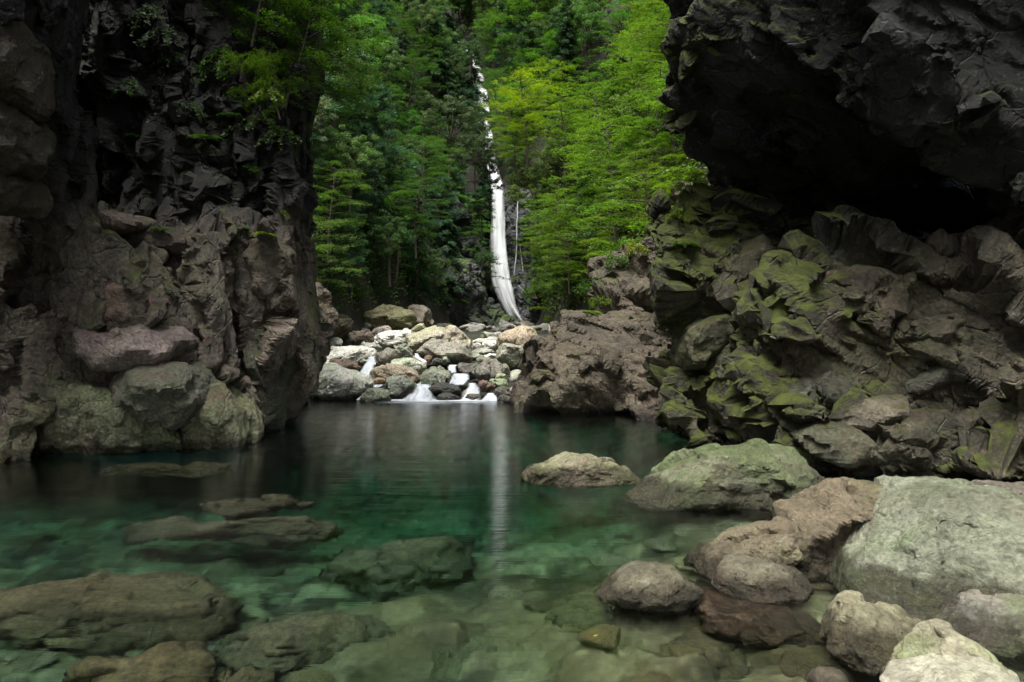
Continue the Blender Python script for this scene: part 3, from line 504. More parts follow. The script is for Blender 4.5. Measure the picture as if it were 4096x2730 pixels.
for i, (pts, D, tone, moss, kw) in enumerate([
    ([(385,185),(420,130),(480,85),(540,75),(700,75),(800,110),(870,160),(800,185),(680,225),(560,260),(440,262),(390,225)], 10.9, LP, .3, dict(depth=.9)),
    ([(660,225),(780,175),(880,152),(960,162),(1060,205),(1120,225),(1115,340),(1000,360),(880,360),(800,330),(720,290)], 11.5, LB, .3, dict(depth=.9)),
    ([(550,275),(640,258),(720,265),(790,290),(830,330),(860,440),(800,470),(700,490),(560,490),(545,350)], 10.9, LP, 0, dict(depth=.8)),
    ([(395,275),(520,262),(570,320),(560,480),(455,630),(355,615),(365,480),(378,350)], 11.15, LB, .2, dict(depth=.8)),
    ([(478,570),(540,490),(620,468),(780,438),(880,478),(940,560),(978,655),(960,710),(900,722),(740,732),(620,712),(500,700)], 10.5, (.19,.13,.11), 0, dict(depth=.85)),
    ([(458,715),(560,698),(700,740),(980,698),(1010,740),(1058,850),(1062,920),(980,955),(850,990),(740,985),(640,935),(540,865),(470,795)], 10.3, (.24,.20,.195), 0, dict(depth=.9, amp=.025)),
    ([(330,645),(400,628),(455,650),(475,780),(470,890),(335,890)], 10.8, LB, 0, dict(depth=.6)),
    ([(290,1480),(290,1100),(330,930),(420,875),(480,855),(560,955),(680,1040),(760,1150),(900,1200),(1010,1230),(1090,1330),(1060,1480),(700,1530),(400,1520)], 10.4, LG, .25, dict(depth=.9, level=6)),
    ([(690,1005),(830,985),(980,958),(1060,928),(1120,958),(1180,1040),(1208,1150),(1205,1260),(1090,1290),(950,1230),(800,1150),(700,1085)], 10.15, (.10,.105,.08), .2, dict(depth=.75)),
    ([(1150,1010),(1200,1080),(1300,1120),(1400,1200),(1455,1340),(1440,1460),(1200,1480),(1070,1440),(1080,1300),(1180,1240)], 10.7, (.16,.165,.105), .45, dict(depth=.7)),
    ([(-40,180),(110,108),(230,138),(392,240),(345,420),(300,700),(230,765),(100,705),(-40,650)], 10.7, LW, 0, dict(depth=.7, amp=.03)),
    ([(-90,740),(60,795),(140,920),(162,1100),(135,1430),(80,1500),(-90,1500)], 9.7, LW, 0, dict(depth=.7)),
    ([(150,760),(230,790),(260,1000),(280,1300),(270,1500),(160,1500),(150,1100)], 10.6, (.05,.045,.04), 0, dict(depth=.6)),
    ([(1135,225),(1230,185),(1300,230),(1380,400),(1390,560),(1330,640),(1220,520),(1120,420)], 11.9, (.12,.10,.075), .5, dict(depth=.7)),
    ([(1420,190),(1520,175),(1640,172),(1690,260),(1700,420),(1680,560),(1560,590),(1500,480),(1420,350)], 12.5, (.13,.105,.08), .35, dict(depth=.8)),
    ([(1425,360),(1460,350),(1495,375),(1490,520),(1425,520)], 12.1, (.12,.085,.065), 0, dict(depth=.3)),
    ([(1420,690),(1560,670),(1700,700),(1720,850),(1690,1010),(1620,1200),(1610,1340),(1440,1340),(1430,1000)], 12.6, (.07,.075,.05), .3, dict(depth=.8)),
    ([(1050,800),(1240,780),(1380,810),(1400,1000),(1370,1130),(1250,1100),(1120,960)], 12.0, (.09,.085,.06), .2, dict(depth=.7))]):
    cliff_part(CLIFFS[0], 'rock_block', pts, D, tone, 700+i, k2, moss, **kw)
for i, (pts, D, moss) in enumerate([([(-80,-60),(20,0),(70,60),(105,150),(138,260),(142,330),(120,420),(50,440),(-80,400)], 8.2, 1.), ([(-80,410),(40,430),(105,470),(135,560),(125,650),(70,700),(-80,660)], 8.25, .8), ([(-80,640),(60,690),(110,760),(95,830),(30,860),(-80,850)], 8.4, .3)]):
    cliff_part(CLIFFS[0], 'rock_block', pts, D, (.085, .07, .05), 760+i, (0, 0, 1), moss, depth=.6)
RB, RG, RD = (.15, .118, .082), (.145, .13, .095), (.075, .078, .06)
for i, (pts, D, tone, moss, kw) in enumerate([
    ([(925,465),(1000,380),(1150,290),(1330,240),(1450,225),(1560,260),(1700,335),(1725,400),(1620,475),(1480,505),(1300,530),(1100,610),(1000,590)], 9.9, RB, .3, dict(depth=.9)),
    ([(1085,610),(1300,515),(1385,560),(1335,660),(1200,750),(1080,800)], 9.65, (.11,.095,.065), .3, dict(depth=.7)),
    ([(1585,630),(1700,550),(1900,478),(1962,515),(1975,590),(1900,645),(1780,710),(1650,712)], 9.3, RG, 0, dict(depth=.7)),
    ([(1800,450),(1950,415),(2150,428),(2280,478),(2315,580),(2230,650),(2050,710),(1950,660),(1940,520)], 9.3, (.155,.145,.115), .3, dict(depth=.8)),
    ([(1040,905),(1150,853),(1250,878),(1292,960),(1225,1065),(1130,1115),(1065,1045)], 9.1, RD, .2, dict(depth=.6)),
    ([(878,1055),(930,950),(1045,885),(1070,1000),(1010,1140),(900,1180)], 9.2, RD, .4, dict(depth=.6)),
    ([(1165,1115),(1300,1030),(1480,995),(1560,1035),(1605,1120),(1520,1190),(1350,1180),(1200,1195)], 8.8, (.15,.135,.10), .7, dict(depth=.7)),
    ([(965,1205),(1100,1145),(1250,1165),(1350,1225),(1385,1330),(1320,1420),(1150,1400),(1010,1300)], 8.7, (.10,.105,.07), .8, dict(depth=.7)),
    ([(1490,940),(1700,830),(1900,755),(2015,800),(2000,880),(1800,940),(1600,1020)], 9.2, RD, .8, dict(depth=.7)),
    ([(2110,1065),(2250,1005),(2353,1005),(2470,1100),(2320,1340),(2150,1310),(1990,1235)], 8.4, (.13,.125,.10), .3, dict(depth=.7)),
    ([(1920,1330),(2050,1305),(2150,1380),(2300,1400),(2370,1500),(1930,1480)], 8.15, (.12,.105,.075), 0, dict(depth=.5)),
    ([(1040,100),(1130,60),(1300,80),(1440,130),(1420,180),(1200,230),(1060,210)], 10.6, (.06,.06,.05), .2, dict(depth=.6)),
    ([(510,850),(560,740),(700,690),(830,640),(920,570),(950,650),(900,760),(760,850),(620,900),(520,910)], 10.6, (.10,.10,.065), .7, dict(depth=.7)),
    ([(320,680),(420,560),(600,500),(660,520),(640,640),(480,760),(340,850)], 10.9, (.10,.105,.055), 1., dict(depth=.8)),
    ([(480,330),(600,180),(760,90),(850,100),(840,250),(700,400),(560,470)], 11.1, (.13,.125,.075), .9, dict(depth=.8))]):
    cliff_part(CLIFFS[1], 'rock_slab', pts, D, tone, 800+i, k6, moss, strata=(.5, .2, -.8), **kw)
# ------------------------------------------------------------------ drowned boulders
SUNK = [ # centre x, width, far edge y, near edge y, depth of its top, tone, label
 (400, 1000, 2325, 2620, .20, (.22,.15,.075), 'widest brown boulder drowned under the left water'),
 (1010, 470, 2035, 2105, .22, (.15,.10,.05), 'brown flat boulder under water, farthest of the two left slabs'),
 (930, 960, 2140, 2215, .32, (.17,.125,.07), 'long drowned slab with a black shadow under its front edge'),
 (1590, 640, 2235, 2415, .50, (.16,.15,.075), 'green-brown drowned boulder in the middle of the pool'),
 (1290, 880, 2535, 2690, .33, (.19,.155,.08), 'olive-brown drowned boulder left of the bottom centre'),
 (620, 900, 2665, 2800, .14, (.19,.14,.06), 'orange-brown drowned boulder on the bottom edge'),
 (2450, 520, 2440, 2600, .28, (.17,.15,.065), 'olive drowned boulder below the dark boulder in the shallows'),
 (640, 620, 1915, 1960, .28, (.15,.09,.04), 'reddish drowned slab just off the left cliff foot'),
 (2720, 560, 2625, 2740, .20, (.17,.135,.06), 'drowned olive boulder below the tipped brown one, bottom right'),
 (1900, 500, 2600, 2700, .45, (.20,.19,.08), 'faint green drowned boulder at bottom centre'),
]
for i, (cx, w, y0, y1, dt, tone, lab) in enumerate(SUNK):
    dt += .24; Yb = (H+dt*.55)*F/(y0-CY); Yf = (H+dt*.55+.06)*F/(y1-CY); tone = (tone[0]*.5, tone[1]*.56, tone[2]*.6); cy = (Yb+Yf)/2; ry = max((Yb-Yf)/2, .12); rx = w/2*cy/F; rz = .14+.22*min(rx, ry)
    U, Fc = icos(5); rng = np.random.default_rng(500+i); V = U*np.array([rx, ry, rz]); o = rng.uniform(-9, 9, 3)
    for _ in range(5):
        n = rng.normal(size=3); n[2] = abs(n[2])*.8; n /= np.linalg.norm(n); dd = V@n; V = V-n*(np.maximum(dd-dd.max()*rng.uniform(.75, .95), 0)*.9)[:, None]
    N = vnormals(V, Fc); V = V+N*(.10*math.sqrt(rx)*fbm((V+o)*1.3, 4, i))[:, None]
    for fr in (1.6, 4.): N = vnormals(V, Fc); V = facet(V, N, (V+o)*fr+.3*np.stack([fbm((V+o)*2+q, 2, q) for q in range(3)], 1), i, .8, .25, .3/fr, .04/fr)
    N = vnormals(V, Fc); V = V+N*(.03*ridged((V+o)*4, 4, i))[:, None]
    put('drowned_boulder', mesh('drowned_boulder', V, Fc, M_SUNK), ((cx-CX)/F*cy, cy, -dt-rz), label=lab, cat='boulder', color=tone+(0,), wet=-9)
boulder('boulder', [(870,860),(935,808),(990,798),(1050,812),(1200,850),(1320,880),(1330,960),(1200,1010),(1050,1040),(950,1010),(890,940)], 4.12, (.16,.105,.05), 'brown boulder under the shallows, only its tip above water', 310, 5, 0, .1, crop=c7, depth=.4, amp=.03)
boulder('boulder', [(1050,1060),(1150,985),(1300,962),(1450,990),(1470,1080),(1400,1180),(1150,1180)], 4.05, (.12,.085,.045), 'flat brown boulder just under water left of the tan boulder', 311, 5, 0, .1, crop=c7, depth=.24, amp=.03)
# ------------------------------------------------------------------ riverbed, hillside, water
def xl(y): return np.interp(y, [16, 22, 28, 35, 45, 52, 60, 62.5, 70, 76, 80, 84, 88, 150], [-6.4, -7.2, -6.9, -6.4, -4.4, -2.8, -2.2, -2.1, -2.9, -3.4, -4.3, -5.4, -9, -16])
def xr(y): return np.interp(y, [16, 20, 28, 40, 50, 60, 62.5, 70, 76, 80, 84, 88, 150], [4.6, 4.5, 3.6, 2.8, 2.4, 2.2, 2.0, -1.1, -1.6, -2.5, -3.4, -6.6, -12])
def zf(y): return np.interp(y, [14, 18, 20, 23, 27, 35, 60, 64.4, 65.6, 70, 76, 80, 84, 88, 100, 150], [-1.3, -.6, .15, .75, 1.25, 1.9, 3.0, 4.0, 15.0, 18.2, 23.2, 28.4, 35.2, 40, 48, 78])
def ground(x, y):
    x = np.asarray(x, float); y = np.asarray(y, float)
    up = sstep(62, 70, y); sl = 2.3-.7*up
    dl = np.maximum(xl(y)-x, 0); dr = np.maximum(x-xr(y), 0); d = dl+dr
    h = zf(y)+sl*d*(1-.25*sstep(14, 40, d))+1.2*sstep(.2, 1.2, d)
    p = np.stack([x, y, 0*x], -1).reshape(-1, 3)
    n = fbm(p*.16, 4, 3).reshape(x.shape)*1.7+ridged(p*.5, 3, 9).reshape(x.shape)*.3
    return h+n*sstep(.1, 3, d)+.12*fbm(p*.9, 3, 5).reshape(x.shape)
def grid_mesh(name, xs, ys, fn, mat, tone=None):
    X, Y = np.meshgrid(xs, ys, indexing='ij'); Z = fn(X, Y)
    V = np.stack([X, Y, Z], -1).reshape(-1, 3); n, m = X.shape; i = np.arange(n*m).reshape(n, m)
    Q = np.stack([i[:-1, :-1], i[1:, :-1], i[1:, 1:], i[:-1, 1:]], -1).reshape(-1, 4)
    return mesh(name, V, Q, mat, attr={'tone': tone[-1]} if tone is not None else None)
M_SOIL = rock_mat('slope_soil', (.012, .012, .008), (.05, .045, .03), moss=(.018, .035, .006), moss_bias=.05, lichen=.05, green=.6, rough=.85, bump=.8)
xs = np.concatenate([np.linspace(-75, -20, 40)[:-1], np.arange(-20, 20, .35), np.linspace(20, 75, 40)])
ys = np.concatenate([np.arange(16.5, 70, .45), np.linspace(70, 150, 90)])
put('hillside', grid_mesh('hillside', xs, ys, ground, M_SOIL), label='steep dark forest slopes closing the gorge', kind='structure')
BED_TONE = []
def bed(x, y):
    s = x-np.interp(y, [-8, 2, 3, 4.2, 6, 8, 10], [.3, .5, .75, .8, 1.6, 2.2, 3.0])     # the shallow bank lies to the right of this line
    dep = np.where(s > 0, .17-.045*s-.5*np.maximum(s-3.6, 0), .14+np.minimum(-s*.26, .62))
    deep = np.interp(y, [3, 5, 8, 12, 16, 18.5, 20], [0, .0, 1.0, 2.6, 1.8, .3, -.2])
    dep = dep+deep*sstep(1.2, -1.5, s)+deep*.35
    dep = np.maximum(dep, -.5)
    p = np.stack([x, y, 0*x], -1).reshape(-1, 3)
    a = np.zeros(len(p)); tone = np.full(len(p), .5)
    for fr, am in ((.9, .26), (2.0, .20), (4.6, .085), (9.5, .035)):
        f1, f2, cid, _ = worley(p*fr+.2*np.stack([fbm(p*2, 2, 4), fbm(p*2, 2, 5), 0*p[:, 0]], 1), int(fr*10))
        a += am*np.sqrt(np.clip(1-(f1/.62)**2, 0, 1))*(rnd_id(cid, 1)*.5+.6)
        tone += {.9: .2, 2.: .3, 4.6: .28, 9.5: .15}[fr]*rnd_id(cid, 7)
    BED_TONE.append(tone)
    return -dep+(a-.36).reshape(x.shape)+.08*fbm(p*.5, 3, 8).reshape(x.shape)
t = NT('gravel_bed'); g = t.n('NewGeometry').outputs['Position']
tn = t.n('Attribute', attribute_name='tone').outputs['Fac']; v2 = t.n('TexVoronoi', {'Vector': g, 'Scale': 16.}); ng = t.noise(g, 9, 6, .7)
col = t.mix(t.step(tn, .1, .95), (.028, .024, .010), (.23, .22, .115))
col = t.mix(.6, col, t.mix(t.step(ng, .3, .7), (.4, .4, .4), (1.5, 1.5, 1.45)), 'MULTIPLY')
col = t.mix(t.math('MULTIPLY', t.step(t.noise(g, .8, 5), .42, .6), .7), col, (.12, .10, .04))
ps = t.n('BsdfPrincipled', {'Base Color': col, 'Roughness': .8, 'Normal': t.n('Bump', {'Strength': .5, 'Distance': .03, 'Height': v2.outputs['Distance']}).outputs[0]})
M_BED = t.out(ps.outputs[0])
put('riverbed', grid_mesh('riverbed', np.concatenate([np.arange(-13, -5, .16), np.arange(-5, 4, .045), np.arange(4, 11, .16)]), np.concatenate([np.arange(-9, 1.6, .2), np.arange(1.6, 9, .05), np.arange(9, 21.5, .14)]), bed, M_BED, BED_TONE),
    label='stony riverbed under the green pool', kind='structure')
# the pool: one closed body of clear water that swallows red light
t = NT('pool_water'); g = t.n('NewGeometry')
mp = t.n('Mapping', {0: g.outputs['Position'], 3: (.22, 2.6, 1)}).outputs[0]; mp2 = t.n('Mapping', {0: g.outputs['Position'], 3: (.14, 1.0, 1)}).outputs[0]
hgt = t.math('ADD', t.math('MULTIPLY', t.noise(mp, 5.5, 3, .6), .0055), t.math('MULTIPLY', t.noise(mp2, 1.3, 3, .5), .008))
bmp = t.n('Bump', {'Strength': 1., 'Distance': 1., 'Height': hgt}).outputs[0]
fr = t.n('Fresnel', {0: 1.33, 1: bmp}).outputs[0]
gl = t.n('BsdfAnisotropic', {'Color': (1, 1, 1, 1), 'Roughness': .085, 'Normal': bmp}).outputs[0]
bm2 = t.n('Bump', {'Strength': .5, 'Distance': 1., 'Height': hgt}).outputs[0]
tr = t.n('BsdfRefraction', {'IOR': 1.333, 'Roughness': .0, 'Normal': bm2}).outputs[0]
mx = t.n('MixShader', {0: fr, 1: tr, 2: gl}).outputs[0]
va = t.n('VolumeAbsorption', {'Color': (.32, .73, .70, 1), 'Density': .60}).outputs[0]
M_WATER = t.out(mx, va)
def box_verts(x0, x1, y0, y1, z0, z1):
    V = np.array([(x, y, z) for x in (x0, x1) for y in (y0, y1) for z in (z0, z1)], float)
    Q = np.array([(0, 1, 3, 2), (4, 6, 7, 5), (0, 4, 5, 1), (2, 3, 7, 6), (0, 2, 6, 4), (1, 5, 7, 3)]); return V, Q
put('water', mesh('water', *box_verts(-12.5, 10, -8, 20.2, -4, 0), M_WATER, sm=False), label='still clear green pool', kind='structure')
# ------------------------------------------------------------------ falling water
def white_mat(name, sx, lo, hi, scale=3., tint=(.93, .95, .97)):
    t = NT(name)
    su = t.n('Attribute', attribute_name='su').outputs['Fac']; sv = t.n('Attribute', attribute_name='sv').outputs['Fac']
    fl = t.n('CombineXYZ', {0: t.math('MULTIPLY', su, sx[0]), 1: t.math('MULTIPLY', sv, sx[1]), 2: t.math('MULTIPLY', t.n('ObjectInfo').outputs['Random'], 40.)}).outputs[0]
    n = t.noise(fl, scale, 6, .62, .4)
    dens = t.n('Attribute', attribute_name='dens').outputs['Fac']
    a = t.step(t.math('ADD', n, t.math('MULTIPLY', t.math('SUBTRACT', dens, .5), 1.)), lo, hi)
    tin = t.mix(t.step(n, .36, .62), tuple(x*.78 for x in tint), tint); bm = t.n('Bump', {'Strength': .8, 'Distance': .12, 'Height': n}).outputs[0]; d = t.n('BsdfDiffuse', {0: tin, 2: bm}).outputs[0]; tl = t.n('BsdfTranslucent', {0: tin, 1: bm}).outputs[0]
    s = t.n('MixShader', {0: .12, 1: d, 2: tl}).outputs[0]
    return t.out(t.n('MixShader', {0: a, 1: t.n('BsdfTransparent').outputs[0], 2: s}).outputs[0])
M_FALL = white_mat('falling_water', (3.2, .16), .30, 1.0, 1., (.95, .96, .97))
M_FOAM = white_mat('white_water', (7., 1.1), .36, 1.12, 1., (.62, .66, .70))
def fall_mesh(name, pts, mat, seg=60, n=24, thick=.35, seed=0, wide=1.):
    """pts: (px, py, distance, width in px); a round-fronted curtain, thicker in its middle"""
    pts = np.array(pts, float); tt = np.linspace(0, len(pts)-1, seg); q = np.stack([np.interp(tt, np.arange(len(pts)), pts[:, k]) for k in range(4)], 1)
    ker = np.array([1, 2, 3, 2, 1])/9.
    for k in range(4):
        e = np.pad(q[:, k], 2, mode='edge'); q[:, k] = np.convolve(e, ker, 'valid')
    V, de, su, sv = [], [], [], []; acc = 0.; last = None; rng = np.random.default_rng(seed)
    prof = gnoise(np.stack([np.linspace(0, 9, 2*n), np.zeros(2*n), np.zeros(2*n)], 1), seed)
    for r, (px, py, D, w) in enumerate(q):
        c = P(px, py, D); hw = w*wide/2/F*D
        a = np.arange(2*n)/(2*n)*2*math.pi
        u = np.cos(a); th = np.sin(a)*hw*thick*(1+.35*prof)
        V.append(np.stack([c[0]+u*hw, c[1]-th, np.full(2*n, c[2])], 1))
        acc += 0 if last is None else float(np.linalg.norm(c-last)); last = c; su.append(u*hw); sv.append(np.full(2*n, acc))
        de.append(np.clip(1-np.abs(u)**2.6, 0, 1)*min(1, 4*(seg-r)/seg+.25))
    V = np.concatenate(V); de = np.concatenate(de); m = 2*n
    Q = np.array([(i*m+j, (i+1)*m+j, (i+1)*m+(j+1) % m, i*m+(j+1) % m) for i in range(seg-1) for j in range(m)])
    V = V+np.stack([fbm(V*1.3, 2, seed), fbm(V*1.3, 2, seed+1), 0*V[:, 0]], 1)*.04
    return V, Q, dict(dens=de, su=np.concatenate(su), sv=np.concatenate(sv))
def fall(name, pts, mat, label, cat, group=None, **kw):
    V, Q, de = fall_mesh(name, pts, mat, **kw); o = V.mean(0); o[2] = V[:, 2].min()
    return put(name, mesh(name, V-o, Q, mat, attr=de), o, label=label, cat=cat, group=group)
fall('waterfall', [(1800, 150, 90, 26), (1870, 200, 87, 32), (1905, 260, 84, 38), (1925, 340, 81.5, 44), (1938, 430, 79, 44), (1950, 520, 76, 40), (1962, 620, 72.5, 42), (1976, 700, 67, 52), (1990, 760, 63, 56), (1992, 860, 61.8, 60), (1992, 960, 61.2, 66),
      (1996, 1060, 60.6, 78), (2006, 1130, 60.0, 84), (2028, 1200, 59.4, 76), (2056, 1260, 58.6, 70), (2086, 1300, 57.8, 90)], M_FALL, 'tall white waterfall dropping through the forest at the head of the gorge', 'waterfall', seg=140, seed=4, wide=1.12)
M_TRICK = white_mat('trickling_water', (6, .5), .42, 1.15, 1., (.7, .74, .8))
for k, (pts, lab) in enumerate([
    ([(2072, 800, 61.6, 10), (2066, 900, 61.4, 12), (2068, 980, 61.3, 9), (2060, 1060, 61.2, 10), (2054, 1140, 61.1, 8)], 'thin white trickle on the rock wall beside the waterfall'),
    ([(2100, 800, 62.3, 7), (2098, 900, 62.2, 9), (2104, 960, 62, 6), (2110, 1010, 62, 6)], 'faint upper trickle right of the thin white one'),
    ([(2080, 980, 61.3, 6), (2088, 1050, 61.2, 8), (2092, 1100, 61.1, 5)], 'short branching trickle in the middle of the wet wall'),
    ([(2070, 1140, 60.6, 10), (2100, 1170, 60.5, 10), (2116, 1210, 60.4, 8), (2126, 1245, 60.3, 6)], 'slanting white trickle low on the wet wall')]):
    fall('trickle', pts, M_TRICK, lab, 'waterfall', seg=30, n=6, seed=k+40, thick=.5, wide=.6)
def cx1(pts, D0): return [(1180+.2933*a, 1180+.2933*b, D, w*.2933) for a, b, D, w in pts]
def cx2(pts, D0): return [(1580+.2933*a, 1180+.2933*b, D, w*.2933) for a, b, D, w in pts]
for pts, lab in [
    (cx1([(1060, 790, 22.6, 110), (1058, 825, 21.9, 135), (1040, 880, 21.35, 160), (1020, 950, 21.0, 185), (995, 1020, 20.7, 230), (980, 1075, 20.4, 270), (970, 1120, 20.2, 280)], 0), 'white chute pouring between the striped slab and the rust-stained boulder'),
    (cx2([(290, 800, 22.6, 60), (310, 850, 22.0, 80), (370, 890, 21.7, 90), (420, 930, 21.4, 60)], 0), 'short white spill above the smooth pale slab'),
    (cx2([(790, 955, 21.8, 130), (785, 990, 21.3, 150), (790, 1040, 21.1, 150), (800, 1070, 20.9, 140)], 0), 'small white step at the top of the rapids'),
    (cx2([(880, 1075, 20.6, 240), (890, 1105, 20.3, 290), (900, 1150, 20.1, 310), (860, 1200, 19.8, 280), (830, 1240, 19.6, 240)], 0), 'broad middle white step of the rapids'),
    (cx2([(390, 1215, 19.9, 330), (380, 1270, 19.3, 300), (370, 1330, 18.9, 330), (340, 1390, 18.6, 480), (330, 1440, 18.3, 620), (330, 1470, 18.1, 640)], 0), 'widest white rapid fanning into the pool'),
    (cx2([(1060, 1200, 19.6, 120), (1070, 1270, 19.1, 200), (1060, 1340, 18.8, 280), (1040, 1400, 18.5, 330), (1020, 1450, 18.3, 380), (1020, 1470, 18.1, 420)], 0), 'right white rapid below the reddish brown rock'),
    (cx2([(1300, 1340, 18.9, 120), (1290, 1390, 18.6, 200), (1290, 1430, 18.4, 260), (1290, 1460, 18.2, 300)], 0), 'small rapid beside the brown outcrop'),
    (cx1([(950, 1340, 18.8, 60), (920, 1380, 18.6, 70), (880, 1420, 18.4, 90), (860, 1440, 18.3, 110)], 0), 'thin white spill beside the low green-grey boulder'),
    (cx1([(1150, 1190, 19.9, 180), (1140, 1230, 19.6, 190), (1110, 1262, 19.4, 170)], 0), 'white water between the largest pale boulder and the angular sage one')]:
    fall('rapid', pts, M_FOAM, lab, 'rapid', seg=40, n=14, seed=len(lab), thick=.3)
# foam drifting along the far edge of the pool
V, Q = [], []
xs_ = np.linspace(-4.6, .35, 90); ys_ = np.linspace(16.4, 18.6, 26)
X, Y = np.meshgrid(xs_, ys_, indexing='ij'); i = np.arange(X.size).reshape(X.shape)
fy = (Y-16.4)/2.2; amt = .22+.75*fy**1.6+.25*sstep(-3.2, -2.3, X)*fy
pp = np.stack([X*.9, Y*3.2, 0*X], -1).reshape(-1, 3)
de = np.clip(amt.ravel()+.28*fbm(pp, 4, 77), 0, 1)*np.minimum(1, 6*np.minimum(fy, 1-.6*fy)).ravel()*np.clip(4*np.minimum((X+4.6)/4.95, 1-(X+4.6)/4.95), 0, 1).ravel()
Vt = np.stack([X, Y, np.full_like(X, .012)], -1).reshape(-1, 3)
put('foam', mesh('foam', Vt, np.stack([i[:-1, :-1], i[1:, :-1], i[1:, 1:], i[:-1, 1:]], -1).reshape(-1, 4), M_FOAM, attr={'dens': de, 'su': Vt[:, 1]*.6, 'sv': Vt[:, 0]*.8}), label='thin white foam drifting off the rapids on the pool', kind='stuff')
# stones filling the stream bed between the boulders
rng = np.random.default_rng(77); k = 0; lib = []
for j in range(6):
    V, Fc = icos(3); V = V*np.array([1, .85, .62])
    for _ in range(9):
        n = rng.normal(size=3); n /= np.linalg.norm(n); dd = V@n; V = V-n*(np.maximum(dd-dd.max()*rng.uniform(.65, .92), 0)*.92)[:, None]
    V = V+vnormals(V, Fc)*(.08*fbm(V*2+j*9, 4, j))[:, None]; lib.append(mesh('stone', V, Fc, M_STONE))
while k < 170:
    y = rng.uniform(18.2, 34) if k < 90 else rng.uniform(30, 57); x = rng.uniform(xl(y)-.3, min(xr(y)+.3, .06*y+.4)); s = rng.uniform(.13, .38)*(1+.028*(y-18))
    ct = rng.choice(4); tone = [(.34, .34, .315), (.20, .195, .18), (.26, .225, .20), (.44, .43, .40)][ct]; lab = ['light grey stone packed between the boulders', 'mid grey stone packed between the boulders', 'brownish stone packed between the boulders', 'whitish stone packed between the boulders'][ct]
    o = put('stone', lib[k % 6], (x, y, float(ground(x, y))+s*.15), label=lab, cat='stone', group=lab.split(' packed')[0]+'s between the boulders', color=tone+(0,), wet=-9)
    o.scale = [s*rng.uniform(.8, 1.4), s, s*rng.uniform(.7, 1.1)]; o.rotation_euler = rng.uniform(-.4, .4, 3)+np.array([0, 0, rng.uniform(0, 6.28)]); k += 1

rngs = np.random.default_rng(5); k = 0
while k < 130:
    y = rngs.uniform(2.6, 8.5)**1.0; x = rngs.uniform(-.8*y, min(.75*y, 3.2)); s = rngs.uniform(.05, .17)*(.6+.1*y)
    tone = [(.20, .17, .08), (.13, .11, .055), (.27, .25, .16), (.09, .08, .04)][rngs.choice(4)]
    z = float(bed(np.array([x]), np.array([y]))[0])
    if z > -.16: continue
    o = put('drowned_stone', lib[k % 6], (x, y, z+s*.2), label='small stone lying under water on the pool bed', cat='stone', group='small drowned stones on the pool bed', color=tone+(0,), wet=-9)
    o.scale = [s*rngs.uniform(.9, 1.5), s, s*.7]; o.rotation_euler = (rngs.uniform(-.3, .3), rngs.uniform(-.3, .3), rngs.uniform(0, 6.28)); k += 1
# ------------------------------------------------------------------ trees
def leaf_mat(name, trans=.42, rough=.5):
    t = NT(name); oc = t.n('ObjectInfo').outputs['Color']
    tint = t.n('Attribute', attribute_name='tint').outputs['Fac']
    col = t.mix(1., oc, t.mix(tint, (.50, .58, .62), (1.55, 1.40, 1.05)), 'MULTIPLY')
    ps = t.n('BsdfPrincipled', {'Base Color': col, 'Roughness': rough, 'Specular IOR Level': .35}).outputs[0]
    tl = t.n('BsdfTranslucent', {0: t.mix(1., col, (1.05, 1.25, .6), 'MULTIPLY')}).outputs[0]
    return t.out(t.n('MixShader', {0: trans, 1: ps, 2: tl}).outputs[0])
M_LEAF = leaf_mat('leaf'); M_NEEDLE = leaf_mat('needle', .25, .6)
t = NT('bark'); tc = t.n('TexCoord').outputs['Object']; nz_ = t.noise(t.n('Mapping', {0: tc, 3: (6, 6, 1)}).outputs[0], 3, 5)
M_BARK = t.out(t.n('BsdfPrincipled', {'Base Color': t.mix(nz_, (.02, .016, .012), (.13, .10, .08)), 'Roughness': .9, 'Normal': t.n('Bump', {'Strength': .6, 'Distance': .03, 'Height': nz_}).outputs[0]}).outputs[0])
def quads(c, n, L, W, rng, u=None):
    m = len(c)
    if u is None: u = np.cross(n, rng.normal(size=(m, 3)))
    else: n = n-u*(n*u).sum(1)[:, None]/((u*u).sum(1)[:, None]+1e-9)
    u = u/(np.linalg.norm(u, axis=1)[:, None]+1e-9); v = np.cross(n, u); v /= np.linalg.norm(v, axis=1)[:, None]+1e-9
    L = np.broadcast_to(L, m)[:, None]; W = np.broadcast_to(W, m)[:, None]
    V = np.stack([c-u*L*.5, c+v*W*.5+u*L*.08, c+u*L*.5, c-v*W*.5+u*L*.08], 1).reshape(-1, 3)
    return V, np.arange(4*m).reshape(m, 4)
def unit(v): return v/(np.linalg.norm(v, axis=-1, keepdims=True)+1e-9)
def crown_mesh(name, c, n, L, W, tint, rng, mat, u=None):
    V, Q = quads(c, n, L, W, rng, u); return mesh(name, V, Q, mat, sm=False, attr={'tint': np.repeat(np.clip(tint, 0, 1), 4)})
def trunk_path(rng, h, bend=.25, n=9):
    z = np.linspace(0, 1, n); a = rng.uniform(0, 6.28); b = rng.uniform(0, 6.28)
    p = np.stack([bend*h*.3*(np.cos(a)*z**1.5+.25*np.sin(z*5+b)), bend*h*.3*(np.sin(a)*z**1.5+.25*np.cos(z*4+a)), z*h-.5*(z == 0)], 1); return p
